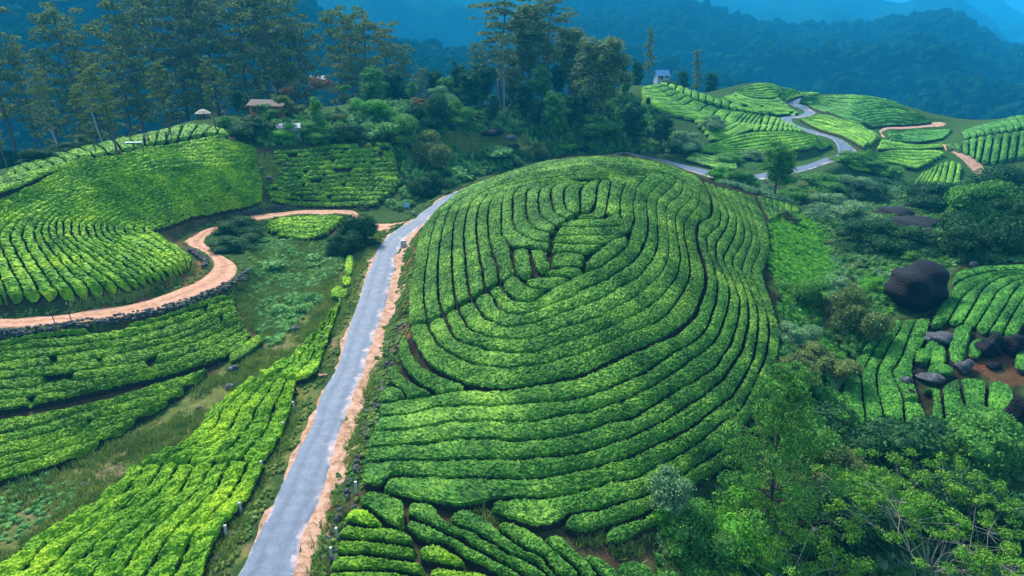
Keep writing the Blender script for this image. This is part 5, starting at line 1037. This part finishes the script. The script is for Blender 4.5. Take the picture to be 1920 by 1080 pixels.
# ------------------------------------------------------------------ small built things
WHITE = plain('white_paint', (.5,.51,.53), .7, (.34,.34,.34)); CONC = plain('concrete', (.55,.54,.52), .8, (.3,.29,.28)); WOODD = plain('dark_wood', (.06,.045,.035), .8); REDW = plain('red_mud_wall', (.55,.20,.11), .9, (.38,.12,.07), 1.)
ROOFW = plain('pale_sheet_roof', (.27,.34,.40), .7, (.17,.22,.27), 1.); ROOFB = plain('blue_roof', (.10,.28,.48), .5); ROOFR = plain('dull_roof', (.10,.06,.045), .8); THATCH = plain('thatch', (.5,.42,.32), .95, (.3,.24,.17), 6.); DOORM = plain('dark_opening', (.03,.03,.035), .6); SIGNB = plain('blue_sign_face', (.30,.62,.80), .4); SIGNR = plain('red_paint', (.5,.06,.04), .5); TEAL = plain('pale_teal_sheet', (.3,.5,.5), .6)
def posts(label_f, pts, mat, hgt, group, name='fence_post', rad=.07, ln=None):
    for i, (u, v) in enumerate(pts):
        p = gp(u, v); q = box(0, 0, hgt / 2, rad * 2, rad * 2, hgt); cap = box(0, 0, hgt + .02, rad * 2.3, rad * 2.3, .04); vv, ff, aa = join([q, cap])
        o = obj(name, mesh(name, vv, ff, mat), (p[0], p[1], p[2] - .05), rng.uniform(-.3, .3)); o.rotation_euler[0] = rng.uniform(-.08, .08); o.rotation_euler[1] = rng.uniform(-.08, .08)
        tag(o, label_f(i), 'post', group)
LP = [(425,1010),(452,965),(493,885),(516,842),(532,812),(553,772),(577,712),(598,664),(605,646),(616,628),(629,594),(638,575)]
posts(lambda i: f'short pale concrete post left of the road, {ORD[i]} up from the picture foot', LP, CONC, 1.0, 'pale posts along the left verge of the road')
posts(lambda i: ['pale concrete post right of the road, lowest of three','pale concrete post right of the road, middle of three','pale concrete post right of the road by the mound corner'][i], [(621,1050),(634,1012),(667,926)], CONC, .95, 'pale posts along the right verge of the road')
p = gp(772, 452); v_, f_, a_ = join([box(0, 0, .25, .5, .35, .5), box(0, 0, .54, .4, .28, .1)]); o = obj('kilometre_stone', mesh('kilometre_stone', v_ * 1.5, f_, WHITE), (hit([(757,462)])[0][0], hit([(757,462)])[0][1], float(gp(757,462)[2]))); tag(o, 'white marker stone on the right verge where the road bends', 'marker stone')
p = gp(606, 706); v_, f_, a_ = join([box(0, 0, .1, .7, .25, .2, .3), box(-.4, .1, .08, .25, .25, .2, .1)]); o = obj('kerb_stone', mesh('kerb_stone', v_, f_, dirt), tuple(p)); tag(o, 'pinkish broken kerb stone on the left road edge', 'kerb stone')
# sign at the junction
p = gp(763, 398); rt = empty('road_sign', tuple(p)); tag(rt, 'small pale blue board on two legs at the track junction', 'sign')
v_, f_, a_ = join([box(0, 0, 1.25, 1.1, .05, .8)]); obj('sign_board', mesh('sign_board', v_, f_, SIGNB), parent=rt)
for k in (-.4, .4): v_, f_, a_ = box(k, .04, .45, .07, .07, .9); obj('leg', mesh('leg', v_, f_, CONC), parent=rt)
p = gp(775, 402); v_, f_, a_ = join([box(0, 0, .2, .5, .25, .4), box(0, 0, .42, .42, .2, .08)]); o = obj('marker_stone', mesh('marker_stone', v_, f_, ROOFW), tuple(p)); tag(o, 'low pale blue marker stone right of the junction board', 'marker stone')
# barrier at the dirt track
rt0 = gp(104, 609); rt = empty('gate', tuple(rt0)); tag(rt, 'thin dark barrier poles across the dirt track at the left', 'gate'); p2 = gp(136, 606) - rt0
for q in ((0, 0, 0), p2): tv = tube([(q[0], q[1], q[2]), (q[0] - .15, q[1], q[2] + 1.3)], [.05, .04], 6); obj('post', mesh('post', tv[0], tv[1], WOODD), parent=rt)
tv = tube([(-.15, 0, 1.0), (p2[0] - .15, p2[1], p2[2] + 1.05)], [.035, .035], 6); obj('bar', mesh('bar', tv[0], tv[1], WOODD), parent=rt)

def house(name, label, u, v, y, w_, d_, h_, rh, wall, roof, rot=0., cat='house', doors=1, wins=2, ov=.4):
    if y is None: p = gp(u, v)
    else: d = rays([(u, v)])[0]; p = np.array([d[0]*y, y, CAMZ + d[2]*y])
    rt = empty(name, tuple(p - (0, 0, .3)), rot); tag(rt, label, cat)
    bx = box(0, 0, h_ / 2 - .7, w_, d_, h_ + 1.4); g_ = (np.array([(-w_/2,-d_/2,h_),(-w_/2,d_/2,h_),(-w_/2,0,h_+rh*.96),(w_/2,-d_/2,h_),(w_/2,d_/2,h_),(w_/2,0,h_+rh*.96)]), np.array([(0,2,1),(3,4,5)]), np.zeros(6))
    vv, ff, aa = join([bx, g_]); obj('wall', mesh('wall', vv, ff, wall), parent=rt)
    W, Dd = w_/2 + ov, d_/2 + ov; e = rh * ov / (d_/2); rv = []; 
    for s in (-1, 1):
        for t_ in (0, .09): rv += [(-W, s*Dd, h_ - e + t_), (W, s*Dd, h_ - e + t_), (W, 0, h_ + rh + t_), (-W, 0, h_ + rh + t_)]
    rf = []
    for o_ in (0, 8): rf += [(o_, o_+1, o_+2, o_+3), (o_+4, o_+7, o_+6, o_+5), (o_, o_+4, o_+5, o_+1), (o_+1, o_+5, o_+6, o_+2), (o_, o_+3, o_+7, o_+4)]
    obj('roof', mesh('roof', rv, rf, roof), parent=rt)
    for k in range(doors): q = box(-w_*.12 + k*w_*.4, -d_/2 - .02, h_*.42, .9, .06, h_*.78); obj('door', mesh('door', q[0], q[1], DOORM), parent=rt)
    for k in range(wins): q = box(w_ * (-.36 + .66 * k), -d_/2 - .02, h_*.6, .8, .06, .8); obj('window', mesh('window', q[0], q[1], DOORM), parent=rt)
    return rt
house('shed', 'low shed with a pale bluish sheet roof among bushes', 543, 252, None, 4.2, 3.2, 1.7, .55, WHITE, ROOFW, rot=.15, cat='shed', wins=1, ov=.25)
house('house', 'red earth-walled house half hidden by flat-topped trees', 508, 214, None, 7., 3.5, 2.2, .8, REDW, ROOFR, rot=-.2, wins=2)
house('house', 'white house with a blue roof above the far tea hillside', 1240, 147, 240, 4., 3.2, 1.5, 1.4, WHITE, ROOFB, rot=.2)
house('house', 'white house glimpsed behind trees above the red earth house', 596, 156, 215, 3.6, 3., 1.6, .8, WHITE, ROOFW, rot=.3)
house('house', 'small white house glimpsed among trees left of the red earth house', 530, 160, 205, 4.5, 3.5, 2., 1., WHITE, ROOFW, rot=-.4)
p = gp(382, 222) - (0, 0, .5); rt = empty('shelter', tuple(p)); tag(rt, 'round thatched shelter at the back of the left hill', 'shelter')
th = np.linspace(0, 2*np.pi, 14, endpoint=False); rv = [(1.5*math.cos(t), 1.5*math.sin(t), 1.5) for t in th] + [(.8*math.cos(t), .8*math.sin(t), 2.0) for t in th] + [(0, 0, 2.3)]
rf = [(i, (i+1) % 14, 14+(i+1) % 14, 14+i) for i in range(14)] + [(14+i, 14+(i+1) % 14, 28) for i in range(14)]; obj('thatched_roof', mesh('thatched_roof', rv, rf, THATCH), parent=rt)
for k in range(5): a = k*1.2566; tv = tube([(1.1*math.cos(a), 1.1*math.sin(a), -.2), (1.1*math.cos(a), 1.1*math.sin(a), 1.65)], [.08, .07], 6); obj('post', mesh('post', tv[0], tv[1], WOODD), parent=rt)
q = box(0, 0, .55, 3.2, 1.4, 1.1); p = gp(252, 278); v_, f_, a_ = join([box(0, 0, .25, 2.6, .9, .08), *[box(x, y, .1, .08, .08, .25) for x in (-1.3, 1.3) for y in (-.5, .5)]]); o = obj('drying_table', mesh('drying_table', v_, f_, TEAL), tuple(p + (0, 0, .7)), .15); tag(o, 'pale teal sheet laid on a low rack on the left hill crest', 'rack')
# people
SKIN = plain('skin', (.22,.12,.08), .6); CL = [plain('dark_cloth', (.02,.03,.06), .8), plain('brown_cloth', (.12,.05,.04), .8), plain('green_cloth', (.03,.07,.05), .8)]; HAIR = plain('black_hair', (.01,.01,.01), .7)
def person(label, u, v, cloth, face, bend=0.):
    p = gp(u, v) + (0, 0, .0); me = bpy.data.meshes.new('person')
    J = [(0,0,.95),(0,0,1.15),(0,-bend*.3,1.38),(0,-bend*.4,1.50),(0,-bend*.5,1.62),(-.1,0,.9),(-.12,.02,.5),(-.12,0,.08),(-.12,-.14,.03),(.1,0,.9),(.12,-.04,.5),(.13,.05,.08),(.13,-.09,.03),(-.2,-bend*.3,1.36),(-.26,-.04,1.1),(-.24,-.2,.92),(.2,-bend*.3,1.36),(.27,0,1.1),(.25,-.14,.9)]
    E = [(0,1),(1,2),(2,3),(3,4),(0,5),(5,6),(6,7),(7,8),(0,9),(9,10),(10,11),(11,12),(2,13),(13,14),(14,15),(2,16),(16,17),(17,18)]
    Rr = [.13,.12,.14,.055,.1,.09,.065,.045,.035,.09,.065,.045,.035,.06,.042,.03,.06,.042,.03]
    me.from_pydata(J, E, []); o = bpy.data.objects.new('person', me); C.objects.link(o); o.location = tuple(p); o.rotation_euler = (0, 0, face)
    m_ = o.modifiers.new('skin', 'SKIN')
    for i, rr in enumerate(Rr): me.skin_vertices[0].data[i].radius = (rr, rr * (.8 if i < 3 else 1))
    me.skin_vertices[0].data[0].use_root = True
    me.materials.append(SKIN); s_ = o.modifiers.new('sub', 'SUBSURF'); s_.levels = s_.render_levels = 1
    hd = ICO2[0] * (.095, .11, .12) + (0, -bend*.55 + .015, 1.68); obj('hair', mesh('hair', hd, ICO2[1], HAIR, smooth_=True), parent=o)
    zz = [(.12,.2),(.5,.21),(.9,.18),(1.1,.16),(1.35,.2),(1.45,.1)]; t = np.linspace(0, 2*np.pi, 12, endpoint=False)
    cv = [(r_*math.cos(a), -bend*.3*(z_ > 1.2) + r_*.75*math.sin(a), z_) for z_, r_ in zz for a in t]; cf = [(i*12+j, i*12+(j+1) % 12, (i+1)*12+(j+1) % 12, (i+1)*12+j) for i in range(5) for j in range(12)]
    obj('dress', mesh('dress', cv, cf, cloth, smooth_=True), parent=o); return tag(o, label, 'person')
person('person in dark clothes standing on the left hill crest, left of the pair', 273, 275, CL[0], .4, .1)
person('person in brown clothes standing on the left hill crest, right of the pair', 281, 274, CL[1], -.6, .1)
person('person in dark green clothes standing alone left of the orange bush', 313, 268, CL[2], 1.2, .2)

# ------------------------------------------------------------------ hills and forest beyond
def zcrest(cr, u, Dd):
    v = np.interp(u, [c[0] for c in cr], [c[1] for c in cr]); return CAMZ + rays(np.stack([u, v], 1))[:, 2] * Dd
def ridge(name, cr, D1, D0, base, u0, u1, nu, ns, amp, seed, mat, label=None, back=.35):
    u = np.linspace(u0, u1, nu); d = rays(np.stack([u, np.full(nu, 60.)], 1)); zc = zcrest(cr, u, D1)
    s = np.concatenate([np.linspace(0, 1, ns), 1 + np.linspace(0, back, 8)[1:]]); y = D0 + (D1 - D0) * s
    X = d[:, 0][None] * y[:, None]; Y = np.broadcast_to(y[:, None], X.shape)
    sc_ = np.clip(s, 0, 1); h = np.where(s <= 1, sc_ ** 1.15, 1 - (s - 1) * 1.2)[:, None]
    Zz = base + (zc[None] - base) * h
    n_ = sinn(X, Y, 9. / (D1 - D0), seed, 6); n2 = sinn(X, Y, 34. / (D1 - D0), seed + 1, 6); w_ = (np.clip(1 - s, 0, 1) * np.clip(s * 3, 0, 1))[:, None]
    Zz = Zz + amp * w_ * (-np.abs(n_) * 1.6 + .8 + .35 * n2) + amp * .05 * n2
    i = np.arange(X.size).reshape(X.shape); f = np.stack([i[:-1, :-1], i[:-1, 1:], i[1:, 1:], i[1:, :-1]], -1).reshape(-1, 4)
    o = obj(name, mesh(name, np.stack([X, Y, Zz], -1).reshape(-1, 3), f, mat, smooth_=True)); tag(o, kind='structure'); return X, Y, Zz, d[:, 0], y
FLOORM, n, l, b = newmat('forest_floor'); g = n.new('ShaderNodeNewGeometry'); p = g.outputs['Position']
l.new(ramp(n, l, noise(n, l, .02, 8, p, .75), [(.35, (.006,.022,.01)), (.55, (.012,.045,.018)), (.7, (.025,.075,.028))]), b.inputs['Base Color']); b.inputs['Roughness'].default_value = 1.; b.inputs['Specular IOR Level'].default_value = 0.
bp = n.new('ShaderNodeBump'); bp.inputs['Distance'].default_value = 12; bp.inputs['Strength'].default_value = 1; l.new(noise(n, l, .045, 6, p, .7), bp.inputs['Height']); l.new(bp.outputs[0], b.inputs['Normal'])
R1c = [(500,200),(700,190),(800,150),(880,110),(930,70),(1000,25),(1060,8),(1150,8),(1250,10),(1330,30),(1380,48),(1420,58),(1480,65),(1580,68),(1640,58),(1700,45),(1740,41),(1790,44),(1830,68),(1880,100),(1920,108),(2000,130),(2400,180)]
R2c = [(900,0),(1100,-20),(1300,-15),(1500,-20),(1620,-8),(1650,3),(1680,6),(1695,0),(1720,-14),(1780,-12),(1800,5),(1860,40),(1920,100),(2000,150),(2500,200)]
R3c = [(400,-60),(900,-40),(1500,-10),(1640,8),(1690,8),(1740,-20),(1790,-30),(1860,-5),(1880,10),(1920,32),(2000,70),(2500,160)]
L2c = [(-700,-260),(0,-170),(500,-80),(900,-30),(1000,-10),(1060,5),(1150,30),(1400,120),(1700,200)]
L1c = [(-700,-330),(-300,-190),(0,-100),(300,-70),(470,-30),(560,0),(620,50),(680,85),(760,98),(860,108),(950,130),(1100,160),(1400,230)]
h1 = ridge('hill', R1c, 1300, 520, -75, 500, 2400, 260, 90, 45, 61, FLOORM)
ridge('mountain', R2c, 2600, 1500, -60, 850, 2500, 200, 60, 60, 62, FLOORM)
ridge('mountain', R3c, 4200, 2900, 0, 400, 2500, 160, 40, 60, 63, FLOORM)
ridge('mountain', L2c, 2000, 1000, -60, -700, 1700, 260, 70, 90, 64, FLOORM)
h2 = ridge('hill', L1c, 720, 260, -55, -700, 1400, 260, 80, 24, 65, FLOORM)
vy = np.array([(-6000,300,-78.),(6000,300,-78.),(9000,9500,-78.),(-9000,9500,-78.)]); o = obj('valley_floor', mesh('valley_floor', vy, np.array([[0,1,2,3]]), FLOORM)); tag(o, kind='structure')
vy = np.array([(-6000,-2000,-80.),(6000,-2000,-80.),(6000,300,-78.),(-6000,300,-78.)]); o = obj('valley_floor', mesh('valley_floor', vy, np.array([[0,1,2,3]]), FLOORM)); tag(o, kind='structure')
FT = []
for s in range(6):
    r = np.random.default_rng(700 + s); lob = [(r.uniform(-.35, .35), r.uniform(-.35, .35), r.uniform(.5, 1.15), r.uniform(.3, .5), r.uniform(.3, .5), r.uniform(.25, .45)) for _ in range(2)]
    FT.append(lobecloud(lob, 24, .09, r, core=.95, low=-.3, sub=1))
def forest(label, H, cnt, smin, smax, seed, mask=None, tall=1.):
    X, Y, Zz, dx, ys = H; r = np.random.default_rng(seed); V, F4, F3, A, o = [], [], [], [], 0
    ui = r.uniform(0, len(dx) - 1.01, cnt); si = np.sqrt(r.uniform(0, 1, cnt)) * (X.shape[0] - 8); a = ui.astype(int); b_ = si.astype(int); fa = ui - a; fb = si - b_
    def bi(Q): return (Q[b_, a] * (1-fa) + Q[b_, a+1] * fa) * (1-fb) + (Q[b_+1, a] * (1-fa) + Q[b_+1, a+1] * fa) * fb
    PX, PY, PZ = bi(X), bi(Y), bi(Zz); uv = pix(np.stack([PX, PY, PZ], 1)); ok = (uv[:, 0] > -150) & (uv[:, 0] < 2070) & (uv[:, 1] > -60) & (uv[:, 1] < 420)
    for x, y, z in zip(PX[ok], PY[ok], PZ[ok]):
        v, fs, aa = FT[r.integers(6)]; t = r.uniform(0, 6.28); s = r.uniform(smin, smax); c, s_ = math.cos(t) * s, math.sin(t) * s
        V.append(np.stack([v[:, 0]*c - v[:, 1]*s_ + x, v[:, 0]*s_ + v[:, 1]*c + y, v[:, 2] * s * r.uniform(.8, 1.3) * tall + z - s*.25], 1)); A.append(np.clip(aa * .6 + r.uniform(0, .55), 0, 1))
        for f in fs: (F4 if f.shape[1] == 4 else F3).append(f + o)
        o += len(v)
    ob = wobj('forest', np.vstack(V), [np.vstack(F4), np.vstack(F3)], L_FOR, var=np.concatenate(A)); tag(ob, label, 'forest', kind='stuff')
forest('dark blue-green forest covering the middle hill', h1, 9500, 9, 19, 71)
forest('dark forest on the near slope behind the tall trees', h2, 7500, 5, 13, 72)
# wood on the slopes just below the plateau
r = np.random.default_rng(90); V, F4, F3, A, o_ = [], [], [], [], 0
for k in range(2600):
    x = r.uniform(-175, 240); y = r.uniform(135, 325)
    z = float(bil(Zg, GX0, GY0, GS, x, y)); lim = np.interp(x, [-175, -95, -60, -25, 10, 60, 85, 110, 140, 180, 215, 250], [118, 135, 165, 178, 205, 258, 268, 262, 258, 240, 228, 222])
    if y < lim: continue
    v, fs, aa = FT[r.integers(6)]; t = r.uniform(0, 6.28); s = r.uniform(3.5, 7.5); s = min(s, 2.5 + (y - lim) * .35); c, q_ = math.cos(t) * s, math.sin(t) * s
    V.append(np.stack([v[:, 0]*c - v[:, 1]*q_ + x, v[:, 0]*q_ + v[:, 1]*c + y, v[:, 2] * s + z - s*.3], 1)); A.append(np.clip(aa * .6 + r.uniform(0, .5), 0, 1))
    for f in fs: (F4 if f.shape[1] == 4 else F3).append(f + o_)
    o_ += len(v)
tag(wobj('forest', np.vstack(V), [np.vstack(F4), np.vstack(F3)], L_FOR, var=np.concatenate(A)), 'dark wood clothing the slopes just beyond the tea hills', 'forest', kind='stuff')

# ------------------------------------------------------------------ haze
hv, hf, _ = box(0, 3200, 210, 18200, 13000, 600)
hm = bpy.data.materials.new('haze'); hm.use_nodes = True; n = hm.node_tree.nodes; l = hm.node_tree.links; n.remove(n['Principled BSDF'])
pv = n.new('ShaderNodeVolumePrincipled'); pv.inputs['Color'].default_value = (.02, .42, .78, 1); pv.inputs['Density'].default_value = .00043; pv.inputs['Anisotropy'].default_value = .1
l.new(pv.outputs[0], n['Material Output'].inputs['Volume'])
tag(obj('haze', mesh('haze', hv, hf, hm)), kind='stuff', label='blue haze filling the valleys', cat='haze')
print('bushes', nb, 'trees', nt_)
